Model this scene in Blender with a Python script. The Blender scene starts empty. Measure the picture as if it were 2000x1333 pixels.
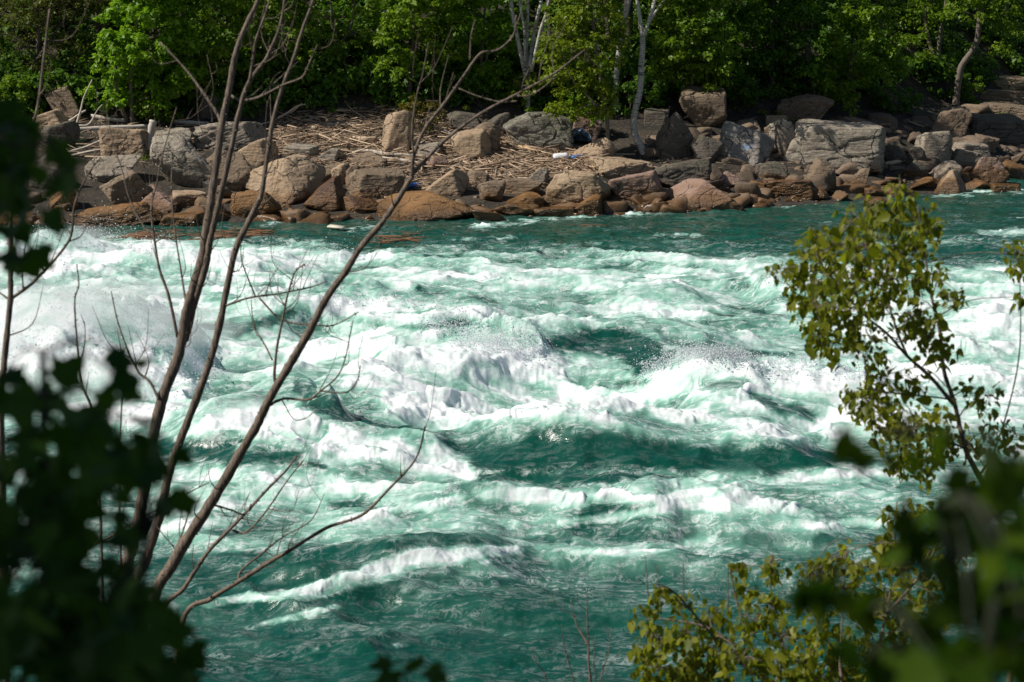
import bpy, math, random
import numpy as np

# ------------------------------------------------------------------ camera, sky, sun, exposure
scn = bpy.context.scene
COL = scn.collection
random.seed(7)
RNG = np.random.default_rng(11)
PW, PH, FPX = 2000.0, 1333.0, 3889.0          # photograph size and focal length in its pixels
PITCH = math.radians(11.0)
CAM = np.array([0.0, 0.0, 10.0])              # ten metres above the river
cp, sp = math.cos(PITCH), math.sin(PITCH)

cam_d = bpy.data.cameras.new("camera")
cam = bpy.data.objects.new("camera", cam_d)
COL.objects.link(cam)
cam.location = CAM
cam.rotation_euler = (math.radians(90) - PITCH, 0, 0)
cam_d.sensor_width = 36.0
cam_d.lens = 70.0
cam_d.clip_start = 0.05
cam_d.clip_end = 1000.0
cam_d.dof.use_dof = True
cam_d.dof.focus_distance = 62.0
cam_d.dof.aperture_fstop = 6.3
cam_d.dof.aperture_blades = 0
scn.camera = cam

SUN_DIR = np.array([-0.68, -0.17, 0.71]); SUN_DIR /= np.linalg.norm(SUN_DIR)
world = bpy.data.worlds.new("World")
scn.world = world
world.use_nodes = True
nt = world.node_tree
bg = nt.nodes["Background"]
sky = nt.nodes.new("ShaderNodeTexSky")
sky.sky_type = 'NISHITA'
sky.sun_disc = False
sky.sun_elevation = math.asin(SUN_DIR[2])
sky.sun_rotation = math.atan2(SUN_DIR[0], SUN_DIR[1])
sky.air_density = 1.0
sky.dust_density = 1.0
nt.links.new(sky.outputs[0], bg.inputs[0])
bg.inputs[1].default_value = 0.06
sun_d = bpy.data.lights.new("sun", 'SUN')
sun_d.energy = 4.6
sun_d.angle = math.radians(0.53)
sun_d.color = (1.0, 0.94, 0.85)
sun = bpy.data.objects.new("sun", sun_d)
COL.objects.link(sun)
sun.location = (-60, 20, 80)
from mathutils import Vector
sun.rotation_euler = Vector((-SUN_DIR[0], -SUN_DIR[1], -SUN_DIR[2])).to_track_quat('-Z', 'Y').to_euler()
scn.view_settings.view_transform = 'Standard'
scn.view_settings.look = 'None'
scn.view_settings.gamma = 1.0
scn.view_settings.exposure = 0.13
scn.render.engine = 'CYCLES'
scn.cycles.max_bounces = 12
scn.cycles.volume_bounces = 10
scn.cycles.diffuse_bounces = 5
scn.cycles.transparent_max_bounces = 6
scn.cycles.use_denoising = True
scn.cycles.caustics_reflective = False
scn.cycles.caustics_refractive = False
scn.cycles.sample_clamp_indirect = 4.0

# ------------------------------------------------------------------ picture <-> place
def ray(px, py):
    x = (px - PW / 2) / FPX
    y = (PH / 2 - py) / FPX
    return np.array([x, cp + y * sp, -sp + y * cp])

def at_depth(px, py, Y):
    """the point at distance Y in front of the camera that is seen at (px, py)"""
    d = ray(px, py)
    return CAM + d * (Y / d[1])

def at_z(px, py, z):
    d = ray(px, py)
    return CAM + d * ((z - CAM[2]) / d[2])

def project(P):
    P = np.asarray(P, float)
    r = P - CAM
    fz = r[..., 1] * cp - r[..., 2] * sp
    uy = r[..., 1] * sp + r[..., 2] * cp
    return PW / 2 + FPX * r[..., 0] / fz, PH / 2 - FPX * uy / fz

def smooth(a, b, x):
    t = np.clip((x - a) / (b - a), 0, 1)
    return t * t * (3 - 2 * t)

# ------------------------------------------------------------------ noise
_perm = np.random.default_rng(5).permutation(256)
_perm = np.concatenate([_perm, _perm, _perm])
_ga = np.random.default_rng(6).uniform(0, 2 * math.pi, 256)
_g2 = np.stack([np.cos(_ga), np.sin(_ga)], 1)
_g3 = np.random.default_rng(8).normal(size=(256, 3))
_g3 /= np.linalg.norm(_g3, axis=1)[:, None]

def pn2(x, y, seed=0):
    x = x + seed * 17.31
    y = y - seed * 9.77
    xi = np.floor(x).astype(np.int64); yi = np.floor(y).astype(np.int64)
    xf = x - xi; yf = y - yi
    xi &= 255; yi &= 255
    u = xf * xf * xf * (xf * (xf * 6 - 15) + 10)
    v = yf * yf * yf * (yf * (yf * 6 - 15) + 10)
    def g(ix, iy, dx, dy):
        h = _perm[_perm[ix] + iy]
        return _g2[h, 0] * dx + _g2[h, 1] * dy
    a = g(xi, yi, xf, yf); b = g(xi + 1, yi, xf - 1, yf)
    c = g(xi, yi + 1, xf, yf - 1); d = g(xi + 1, yi + 1, xf - 1, yf - 1)
    return ((a + u * (b - a)) * (1 - v) + (c + u * (d - c)) * v) * 1.5

def fbm2(x, y, octaves=4, seed=0, gain=0.5):
    s = 0; a = 1.0; f = 1.0; n = 0
    for o in range(octaves):
        s = s + a * pn2(x * f, y * f, seed + o * 3)
        n += a; a *= gain; f *= 2.03
    return s / n

def pn3(p):
    pi = np.floor(p).astype(np.int64); pf = p - pi; pi &= 255
    w = pf * pf * pf * (pf * (pf * 6 - 15) + 10)
    out = 0
    for dx in (0, 1):
        for dy in (0, 1):
            for dz in (0, 1):
                h = _perm[_perm[_perm[pi[:, 0] + dx] + pi[:, 1] + dy] + pi[:, 2] + dz]
                g = _g3[h]
                d = pf - np.array([dx, dy, dz])
                k = (w[:, 0] if dx else 1 - w[:, 0]) * (w[:, 1] if dy else 1 - w[:, 1]) * (w[:, 2] if dz else 1 - w[:, 2])
                out = out + k * (g * d).sum(1)
    return out * 1.5

def fbm3(p, octaves=4, gain=0.5):
    s = 0; a = 1.0; f = 1.0; n = 0
    for o in range(octaves):
        s = s + a * pn3(p * f + o * 13.7)
        n += a; a *= gain; f *= 2.07
    return s / n

# ------------------------------------------------------------------ objects
def link_mesh(name, V, faces, mat=None, parent=None, smooth_shade=False, attrs=None, per=None):
    """V (n,3); faces (m,k) array or list of arrays of different widths -> ONE mesh object"""
    me = bpy.data.meshes.new(name)
    V = np.ascontiguousarray(V, dtype=np.float32)
    if not isinstance(faces, (list, tuple)):
        faces = [faces]
    faces = [np.asarray(f, dtype=np.int32) for f in faces if len(f)]
    me.vertices.add(len(V))
    me.vertices.foreach_set("co", V.ravel())
    loops = np.concatenate([f.ravel() for f in faces])
    tot = np.concatenate([np.full(len(f), f.shape[1], np.int32) for f in faces])
    start = np.concatenate([[0], np.cumsum(tot)[:-1]]).astype(np.int32)
    me.loops.add(len(loops))
    me.loops.foreach_set("vertex_index", loops)
    me.polygons.add(len(tot))
    me.polygons.foreach_set("loop_start", start)
    me.polygons.foreach_set("loop_total", tot)
    if smooth_shade:
        me.polygons.foreach_set("use_smooth", np.ones(len(tot), bool))
    for k, a in (attrs or {}).items():
        at = me.attributes.new(k, 'FLOAT', 'POINT')
        at.data.foreach_set("value", np.ascontiguousarray(a, dtype=np.float32))
    me.update(calc_edges=True)
    if mat:
        me.materials.append(mat)
    ob = bpy.data.objects.new(name, me)
    COL.objects.link(ob)
    if parent:
        ob.parent = parent
    return ob

def empty(name, loc=(0, 0, 0)):
    o = bpy.data.objects.new(name, None)
    o.empty_display_size = 0.2
    COL.objects.link(o)
    o.location = loc
    return o

def tag(o, label=None, cat=None, group=None, kind=None):
    if label: o["label"] = label
    if cat: o["category"] = cat
    if group: o["group"] = group
    if kind: o["kind"] = kind
    return o

class Tubes:
    """collects tapered tubes into one mesh"""
    def __init__(s): s.V = []; s.Q = []; s.T = []; s.n = 0
    def add(s, pts, radii, sides=6, wob=0.0):
        pts = np.asarray(pts, float); m = len(pts)
        radii = np.broadcast_to(np.asarray(radii, float), (m,))
        tan = np.gradient(pts, axis=0)
        tan /= np.linalg.norm(tan, axis=1)[:, None] + 1e-9
        ref = np.array([0.31, 0.9, 0.2]) if abs(tan[0][1]) < 0.8 else np.array([0.9, 0.1, 0.3])
        a = np.cross(tan, ref); a /= np.linalg.norm(a, axis=1)[:, None] + 1e-9
        b = np.cross(tan, a)
        th = np.linspace(0, 2 * math.pi, sides, endpoint=False)
        rr = radii[:, None] * (1 + (wob * RNG.normal(size=(m, sides)) if wob else 0))
        ring = pts[:, None, :] + rr[..., None] * (np.cos(th)[None, :, None] * a[:, None, :] + np.sin(th)[None, :, None] * b[:, None, :])
        s.V.append(ring.reshape(-1, 3))
        i, j = np.meshgrid(np.arange(m - 1), np.arange(sides), indexing='ij')
        j2 = (j + 1) % sides
        q = np.stack([i * sides + j, i * sides + j2, (i + 1) * sides + j2, (i + 1) * sides + j], -1).reshape(-1, 4) + s.n
        s.Q.append(q)
        c = np.array([[0, 1, 2]]) if sides == 3 else np.stack([np.zeros(sides - 2, int), np.arange(1, sides - 1), np.arange(2, sides)], 1)
        s.T.append(c[:, ::-1] + s.n); s.T.append(c + s.n + (m - 1) * sides)
        s.n += m * sides
    def build(s, name, mat, parent=None, origin=None):
        V = np.concatenate(s.V)
        if origin is not None: V = V - np.asarray(origin)
        return link_mesh(name, V, [np.concatenate(s.Q), np.concatenate(s.T)], mat, parent, True)

def spline(pts, n=8):
    """Catmull-Rom through the points"""
    P = np.asarray(pts, float)
    if len(P) < 3:
        t = np.linspace(0, 1, n + 1)[:, None]
        return P[0] * (1 - t) + P[-1] * t
    E = np.concatenate([[2 * P[0] - P[1]], P, [2 * P[-1] - P[-2]]])
    out = []
    for i in range(1, len(E) - 2):
        t = np.linspace(0, 1, n, endpoint=False)[:, None]
        p0, p1, p2, p3 = E[i - 1], E[i], E[i + 1], E[i + 2]
        out.append(0.5 * ((2 * p1) + (-p0 + p2) * t + (2 * p0 - 5 * p1 + 4 * p2 - p3) * t ** 2 + (-p0 + 3 * p1 - 3 * p2 + p3) * t ** 3))
    out.append(P[-1:])
    return np.concatenate(out)

def leaf_cards(P, A, N, L, W, tv, tf):
    """leaves at P, pointing along A, facing N, length L, width W; template verts tv (along, across, off), faces tf"""
    A = A / (np.linalg.norm(A, axis=1)[:, None] + 1e-9)
    B = np.cross(N, A); B /= np.linalg.norm(B, axis=1)[:, None] + 1e-9
    N2 = np.cross(A, B)
    tv = np.asarray(tv, float)
    V = (P[:, None, :] + (L[:, None] * tv[None, :, 0])[..., None] * A[:, None, :]
         + (W[:, None] * tv[None, :, 1])[..., None] * B[:, None, :]
         + (L[:, None] * tv[None, :, 2])[..., None] * N2[:, None, :])
    k = len(tv)
    F = [(np.asarray(f)[None, None, :] + (np.arange(len(P)) * k)[:, None, None]).reshape(-1, len(f)) for f in tf]
    return V.reshape(-1, 3), F, k

# ------------------------------------------------------------------ materials
class NT:
    def __init__(s, name):
        s.m = bpy.data.materials.new(name); s.m.use_nodes = True
        s.t = s.m.node_tree; s.b = s.t.nodes["Principled BSDF"]; s.out = s.t.nodes["Material Output"]
    def n(s, typ, **kw):
        nd = s.t.nodes.new("ShaderNode" + typ)
        for k, v in kw.items():
            if k.startswith("i_"):
                key = k[2:]
                nd.inputs[int(key) if key.isdigit() else key.replace("_", " ")].default_value = v
            else:
                setattr(nd, k, v)
        return nd
    def l(s, a, b): s.t.links.new(a, b)
    def math(s, op, a, b=None, c=None, clamp=False):
        nd = s.n("Math", operation=op, use_clamp=clamp)
        for i, v in enumerate((a, b, c)):
            if v is None: continue
            if hasattr(v, "links"): s.l(v, nd.inputs[i])
            else: nd.inputs[i].default_value = v
        return nd.outputs[0]
    def ss(s, x, lo, hi, to0=0.0, to1=1.0):
        nd = s.n("MapRange", interpolation_type='SMOOTHSTEP')
        s.l(x, nd.inputs[0])
        for i, v in zip((1, 2, 3, 4), (lo, hi, to0, to1)): nd.inputs[i].default_value = v
        return nd.outputs[0]
    def mix(s, f, a, b, blend='MIX'):
        nd = s.n("Mix", data_type='RGBA', blend_type=blend)
        for sock, v in ((nd.inputs[0], f), (nd.inputs[6], a), (nd.inputs[7], b)):
            if hasattr(v, "links"): s.l(v, sock)
            else: sock.default_value = v if not isinstance(v, tuple) or len(v) == 4 else (*v, 1)
        return nd.outputs[2]
    def noise(s, vec, scale, detail=4, rough=0.55, dist=0.0, typ='FBM'):
        nd = s.n("TexNoise", noise_type=typ)
        nd.inputs["Scale"].default_value = scale; nd.inputs["Detail"].default_value = detail
        nd.inputs["Roughness"].default_value = rough; nd.inputs["Distortion"].default_value = dist
        if vec is not None: s.l(vec, nd.inputs["Vector"])
        return nd.outputs[0]
    def mapping(s, vec, scale=(1, 1, 1), rot=(0, 0, 0)):
        nd = s.n("Mapping"); s.l(vec, nd.inputs[0])
        nd.inputs["Rotation"].default_value = rot; nd.inputs["Scale"].default_value = scale
        return nd.outputs[0]
    def bump(s, h, strength, dist):
        nd = s.n("Bump"); s.l(h, nd.inputs["Height"])
        nd.inputs["Strength"].default_value = strength; nd.inputs["Distance"].default_value = dist
        s.l(nd.outputs[0], s.b.inputs["Normal"])
        return nd
    def geo(s): return s.n("NewGeometry").outputs["Position"]
    def objc(s): return s.n("TexCoord").outputs["Object"]
    def attr(s, name):
        return s.n("Attribute", attribute_name=name).outputs["Fac"]

# ------------------------------------------------------------------ terrain
SHX = np.array([-80, -26, -20, -12, 0, 6, 12, 18, 24, 60], float)
SHY = np.array([72, 73.5, 74, 75.0, 76.5, 77.5, 80.0, 84.0, 91.0, 130.0])
def shore(X): return np.interp(X, SHX, SHY)
def ground_z(X, Y):
    s = Y - shore(X)
    z = np.where(s < 0, s * 0.25, np.where(s < 13, s * 0.21, 2.73 + (s - 13) * 0.62))
    z = z + 0.25 * fbm2(X * 0.25, Y * 0.25, 3, 40) * smooth(0, 4, s)
    return z
def on_ground(px, py):
    """where the line of sight through (px, py) meets the far bank"""
    d = ray(px, py)
    Ys = np.linspace(66, 125, 1200)
    X = d[0] / d[1] * Ys
    Z = CAM[2] + d[2] / d[1] * Ys
    hit = np.argmax(Z <= np.maximum(ground_z(X, Ys), -0.05))
    return np.array([X[hit], Ys[hit], max(Z[hit], -0.05)])

def build_far_bank():
    xs = np.linspace(-75, 75, 301); ys = np.concatenate([np.linspace(60, 112, 209), np.linspace(114, 220, 40)])
    X, Y = np.meshgrid(xs, ys)
    Z = ground_z(X, np.minimum(Y, 150)) + 0.12 * fbm2(X * 0.9, Y * 0.9, 3, 50) * (Y > shore(X))
    nx, ny = len(xs), len(ys)
    i, j = np.meshgrid(np.arange(ny - 1), np.arange(nx - 1), indexing='ij')
    q = np.stack([i * nx + j, i * nx + j + 1, (i + 1) * nx + j + 1, (i + 1) * nx + j], -1).reshape(-1, 4)
    t = NT("bank_soil")
    p = t.geo()
    n1 = t.noise(p, 0.8, 6); n2 = t.noise(p, 6, 5)
    c = t.mix(t.ss(n1, .35, .65), (0.016, 0.014, 0.009), (0.05, 0.038, 0.025))
    c = t.mix(t.ss(n2, .5, .75), c, (0.09, 0.07, 0.048))
    t.l(c, t.b.inputs["Base Color"]); t.b.inputs["Roughness"].default_value = 0.95
    t.bump(n2, 0.8, 0.15)
    o = link_mesh("far_bank_ground", np.stack([X, Y, Z], -1).reshape(-1, 3), q, t.m, None, True)
    tag(o, kind="structure")
build_far_bank()

def near_z(X, Y):
    return np.where(Y < 21, 8.3 - 0.43 * np.maximum(Y - 1, -4), 8.3 - 0.43 * 20 - 0.5 * (Y - 21)) + 0.1 * fbm2(X, Y, 3, 60) + 0.004 * X * X
def build_near_bank():
    xs = np.linspace(-30, 30, 121); ys = np.linspace(-12, 25, 90)
    X, Y = np.meshgrid(xs, ys); Z = near_z(X, Y)
    nx, ny = len(xs), len(ys)
    i, j = np.meshgrid(np.arange(ny - 1), np.arange(nx - 1), indexing='ij')
    q = np.stack([i * nx + j, i * nx + j + 1, (i + 1) * nx + j + 1, (i + 1) * nx + j], -1).reshape(-1, 4)
    t = NT("near_bank_soil"); p = t.geo()
    n1 = t.noise(p, 3, 6)
    t.l(t.mix(n1, (0.02, 0.03, 0.01), (0.07, 0.055, 0.035)), t.b.inputs["Base Color"]); t.b.inputs["Roughness"].default_value = 0.95
    t.bump(n1, 0.6, 0.1)
    tag(link_mesh("near_bank_ground", np.stack([X, Y, Z], -1).reshape(-1, 3), q, t.m, None, True), kind="structure")
build_near_bank()

# ------------------------------------------------------------------ the river: swell, standing waves, chop, foam
# crest lines of the standing waves: (seen at x, y; height in metres), reach down the front, reach down the back
WAVES = [
 ([(800,872,.1),(900,850,.5),(1000,836,.85),(1100,818,1.05),(1200,820,1.05),(1300,845,.75),(1400,866,.5),(1550,864,.45),(1650,880,.1)], 1.5, 2.6),
 ([(1230,745,.05),(1300,715,.75),(1360,690,1.1),(1420,694,1.1),(1500,706,.8),(1600,700,.85),(1700,730,.5),(1770,745,.1)], 3.0, 1.3),
 ([(1030,660,.15),(1120,632,.75),(1200,640,.85),(1300,668,.75),(1420,690,.4),(1560,690,.1)], 2.4, 3.0),
 ([(620,665,.2),(750,650,.6),(850,660,.8),(950,655,1.0),(1010,680,.8),(1060,715,.4),(1130,738,.1)], 3.6, 2.2),
 ([(630,590,.2),(720,573,.65),(800,590,.65),(900,612,.5),(970,632,.05)], 1.4, 3.0),
 ([(530,740,.2),(600,745,.65),(660,768,.75),(730,800,.62),(800,830,.4),(860,852,.1)], 1.7, 3.0),
 ([(585,875,.05),(640,822,.65),(720,830,.6),(800,840,.7),(870,870,.5),(925,920,.05)], 1.8, .8),
 ([(320,855,.2),(420,820,.7),(520,790,.95),(600,776,.95),(645,805,.2)], 1.8, 2.0),
 ([(-250,650,.9),(0,605,1.5),(100,575,1.9),(200,580,1.9),(300,605,1.5),(380,660,.8),(440,730,.1)], 3.0, 2.2),
 ([(610,1022,.05),(700,1005,.25),(850,985,.38),(960,960,.5),(1100,965,.4),(1250,968,.3),(1360,955,.1)], .8, 1.1),
 ([(1040,1027,.05),(1150,1008,.32),(1250,998,.35),(1350,980,.5),(1450,985,.3),(1540,1000,.05)], .8, 1.1),
 ([(400,1190,.05),(550,1150,.28),(650,1128,.38),(740,1098,.48),(860,1072,.48),(920,1058,.52),(1010,1068,.3),(1060,1072,.03)], .7, 1.1),
 ([(1100,1080,.03),(1250,1065,.2),(1380,1050,.22),(1460,1045,.03)], .7, 1.0),
 ([(1440,562,.1),(1500,535,.75),(1560,540,.65),(1700,560,.3),(1760,565,.05)], 1.6, 1.6),
 ([(340,605,.2),(450,590,.6),(540,600,.65),(630,645,.1)], 1.6, 2.4),
 ([(1690,645,.2),(1850,622,.7),(2000,612,.85),(2200,640,.4)], 3.5, 2.0),
 ([(330,918,.05),(500,905,.35),(650,915,.4),(800,925,.3),(920,938,.05)], 1.3, .5),
 ([(1380,930,.05),(1500,905,.25),(1620,905,.3),(1760,900,.2),(1900,900,.05)], 1.0, 1.2),
 ([(1360,1030,.05),(1440,1015,.3),(1560,1020,.3),(1640,1035,.05)], 1.4, 1.2),
 ([(1200,1030,.05),(1270,1018,.28),(1340,1030,.05)], 1.2, 1.0),
 ([(640,1075,.05),(720,1050,.25),(800,1040,.05)], 1.2, 1.0),
 ([(1050,545,.05),(1150,555,.3),(1300,575,.3),(1420,600,.05)], 1.5, 1.5),
 ([(120,520,.1),(300,505,.5),(450,510,.4),(600,520,.1)], 1.5, 1.5),
 ([(-200,560,.2),(-50,520,.6),(60,470,.7),(140,450,.5),(230,460,.05)], 2.0, 1.2),
]
# foam painted on the surface: amount, then points (seen at x, y; half height)
FOAM = [
 (.80, [(-200,500,40),(0,490,35),(150,485,25),(300,490,22),(450,505,22),(620,512,20),(760,500,12)]),
 (.10, [(1380,480,16),(1600,490,20),(1800,500,20),(2100,495,25)]),
 (.50, [(420,470,5),(620,470,4)]),
 (.45, [(1080,582,16),(1300,572,14)]), (.32, [(1380,640,18),(1500,620,18)]), (.3, [(1420,552,12),(1450,555,8)]),
 (.3, [(830,560,10),(960,590,10)]), (.35, [(480,560,8),(600,560,8)]),
 # dark smooth faces
 (.02, [(1080,668,18),(1180,672,28),(1270,695,30),(1240,722,14)]), (.06, [(1340,692,12),(1440,692,8),(1540,692,6)]),
 (.06, [(680,624,5),(760,634,6),(840,640,7),(890,630,12),(930,626,6)]),
 (.02, [(880,905,12),(1000,892,38),(1100,878,46),(1200,878,44),(1300,890,36),(1450,900,30),(1600,893,26),(1700,905,14)]),
 (.02, [(940,932,8),(1200,936,7)]), (.2, [(1300,930,5),(1400,925,5)]),
 (.04, [(585,760,10),(650,795,20),(730,828,15),(820,858,9),(900,885,14)]),
 (.03, [(300,880,20),(400,878,20),(470,884,22),(550,890,16),(630,912,6)]), (.08, [(615,835,18),(640,850,8)]),
 (.10, [(370,640,10),(430,650,15),(500,640,14),(570,612,8)]), (.3, [(205,578,8),(300,594,6)]),
 (.30, [(1020,625,14)]), (.2, [(70,800,20),(120,790,20)]),
 (.22, [(1170,985,9),(1270,992,7)]), (.22, [(1230,1048,12),(1340,1042,12)]), (.2, [(1420,1055,15),(1600,1052,14),(1700,1050,8)]),
 (.08, [(560,1090,12),(640,1085,18),(720,1072,12),(800,1062,8)]), (.28, [(650,992,10),(760,990,9)]),
 (.12, [(420,1090,8),(500,1080,8)]),
 # breaking white water
 (1.0, [(590,690,26),(700,680,38),(800,700,48),(900,690,42),(980,690,38),(1040,722,26),(1120,758,16)]),
 (1.0, [(700,740,36),(800,775,42),(900,785,46),(1000,790,42),(1100,785,30),(1220,785,26)]),
 (1.0, [(1250,772,20),(1310,750,34),(1380,742,46),(1450,760,46),(1520,735,30),(1600,745,46),(1700,770,50)]),
 (1.0, [(1290,810,18),(1400,822,16),(1500,840,16),(1640,835,28),(1740,830,30)]),
 (.5, [(1390,752,12),(1450,748,12)]), (.10, [(1480,772,6),(1525,790,14),(1575,815,8)]), (.3, [(1220,752,8),(1265,746,6)]),
 (.55, [(900,720,14),(960,715,10)]), (.5, [(920,830,8),(960,825,8)]),
 (.95, [(640,600,14),(720,597,24),(800,605,24),(880,602,12),(960,622,8)]),
 (1.0, [(615,892,8),(660,852,22),(720,872,24),(800,882,28),(870,902,18),(908,932,8)]),
 (1.0, [(380,835,16),(470,822,26),(540,822,32),(590,828,22)]),
 (1.0, [(-200,700,90),(50,690,90),(150,670,85),(250,690,80),(330,715,60)]), (.95, [(150,800,36),(300,815,24)]),
 (.85, [(0,540,24),(150,520,22),(300,530,20),(450,535,12)]),
 (.95, [(340,932,12),(480,928,18),(600,942,18),(740,952,13)]), (.85, [(300,985,20),(420,972,24),(560,970,18),(680,968,10)]),
 (.8, [(330,1030,12),(440,1020,12)]),
 (.85, [(640,1022,6),(720,1008,7),(820,990,8),(900,972,9)]), (1.0, [(950,966,12),(1050,972,16),(1130,975,12)]), (.9, [(1180,968,8),(1280,975,8),(1360,962,8)]),
 (.9, [(1060,1028,6),(1150,1015,9),(1250,1003,9),(1340,985,13),(1400,990,12)]),
 (.95, [(420,1186,5),(550,1157,9),(650,1139,12),(740,1112,14),(830,1092,14),(900,1077,12),(1000,1074,8)]), (.7, [(900,1100,6),(1000,1095,4)]),
 (.8, [(1120,1082,5),(1250,1070,7),(1380,1055,6)]),
 (1.0, [(1470,545,16),(1520,555,20),(1570,550,14)]), (.75, [(1340,605,10),(1420,590,10),(1480,575,10)]),
 (.95, [(1690,660,22),(1850,660,36),(2060,650,50)]), (.9, [(1790,740,36),(2050,745,50)]), (.75, [(1700,600,12),(2050,590,14)]),
 (.85, [(1440,952,7),(1560,932,11),(1680,920,12),(1850,930,12)]), (.8, [(1470,985,8),(1530,995,10)]), (.85, [(1590,1026,8),(1740,1022,9)]), (.7, [(1550,960,6),(1700,965,8)]),
 (.7, [(640,520,16),(750,512,12),(850,545,12)]), (.85, [(950,545,10),(1050,556,11),(1160,562,9)]), (.75, [(560,560,10),(640,545,10)]),
 (.6, [(890,468,3),(1020,462,3)]), (.6, [(1280,458,3),(1360,461,4)]), (.5, [(1110,480,3),(1170,475,3)]), (.7, [(1840,470,5),(1910,480,4)]), (.8, [(1930,456,6),(1990,450,5)]), (.6, [(1960,430,3),(2000,425,3)]),
 (.6, [(680,450,3),(720,442,5)]), (.6, [(560,480,3),(640,478,3)]), (.55, [(1040,432,3),(1140,420,3),(1250,410,3)]), (.7, [(1480,402,4),(1600,398,4)]), (.75, [(900,444,4),(960,440,5),(1010,434,6),(1060,428,4)]), (.75, [(1070,426,4),(1180,420,5),(1300,412,4)]), (.7, [(520,440,4),(560,432,4)]), (.7, [(1820,382,4),(1990,372,5)]),
 (.55, [(490,1228,4),(560,1214,6),(620,1195,6),(660,1186,5)]), (.55, [(570,1285,5),(630,1265,7),(660,1292,4)]), (.4, [(1000,1240,4),(1080,1225,4)]), (.4, [(760,1265,4),(850,1240,4)]),
 (.5, [(1330,1115,5),(1360,1105,6)]), (.4, [(880,1210,4),(960,1195,4)]),
]

class River: pass
RV = River()
def seg_wave(X, Y, pts):
    """height and signed offset field of one crest line"""
    best = np.full(X.shape, 1e9, np.float32); hh = np.zeros(X.shape, np.float32)
    for k in range(len(pts) - 1):
        a, b = pts[k], pts[k + 1]
        d = b[:2] - a[:2]; L2 = d @ d + 1e-9
        t = np.clip(((X - a[0]) * d[0] + (Y - a[1]) * d[1]) / L2, 0, 1)
        ex = X - (a[0] + t * d[0]); ey = Y - (a[1] + t * d[1])
        dist = np.hypot(ex, ey)
        side = np.sign(d[0] * (Y - a[1]) - d[1] * (X - a[0]))
        m = dist < np.abs(best)
        best = np.where(m, dist * np.where(side == 0, 1, side), best)
        hh = np.where(m, a[2] + t * (b[2] - a[2]), hh)
    return best, hh

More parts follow.
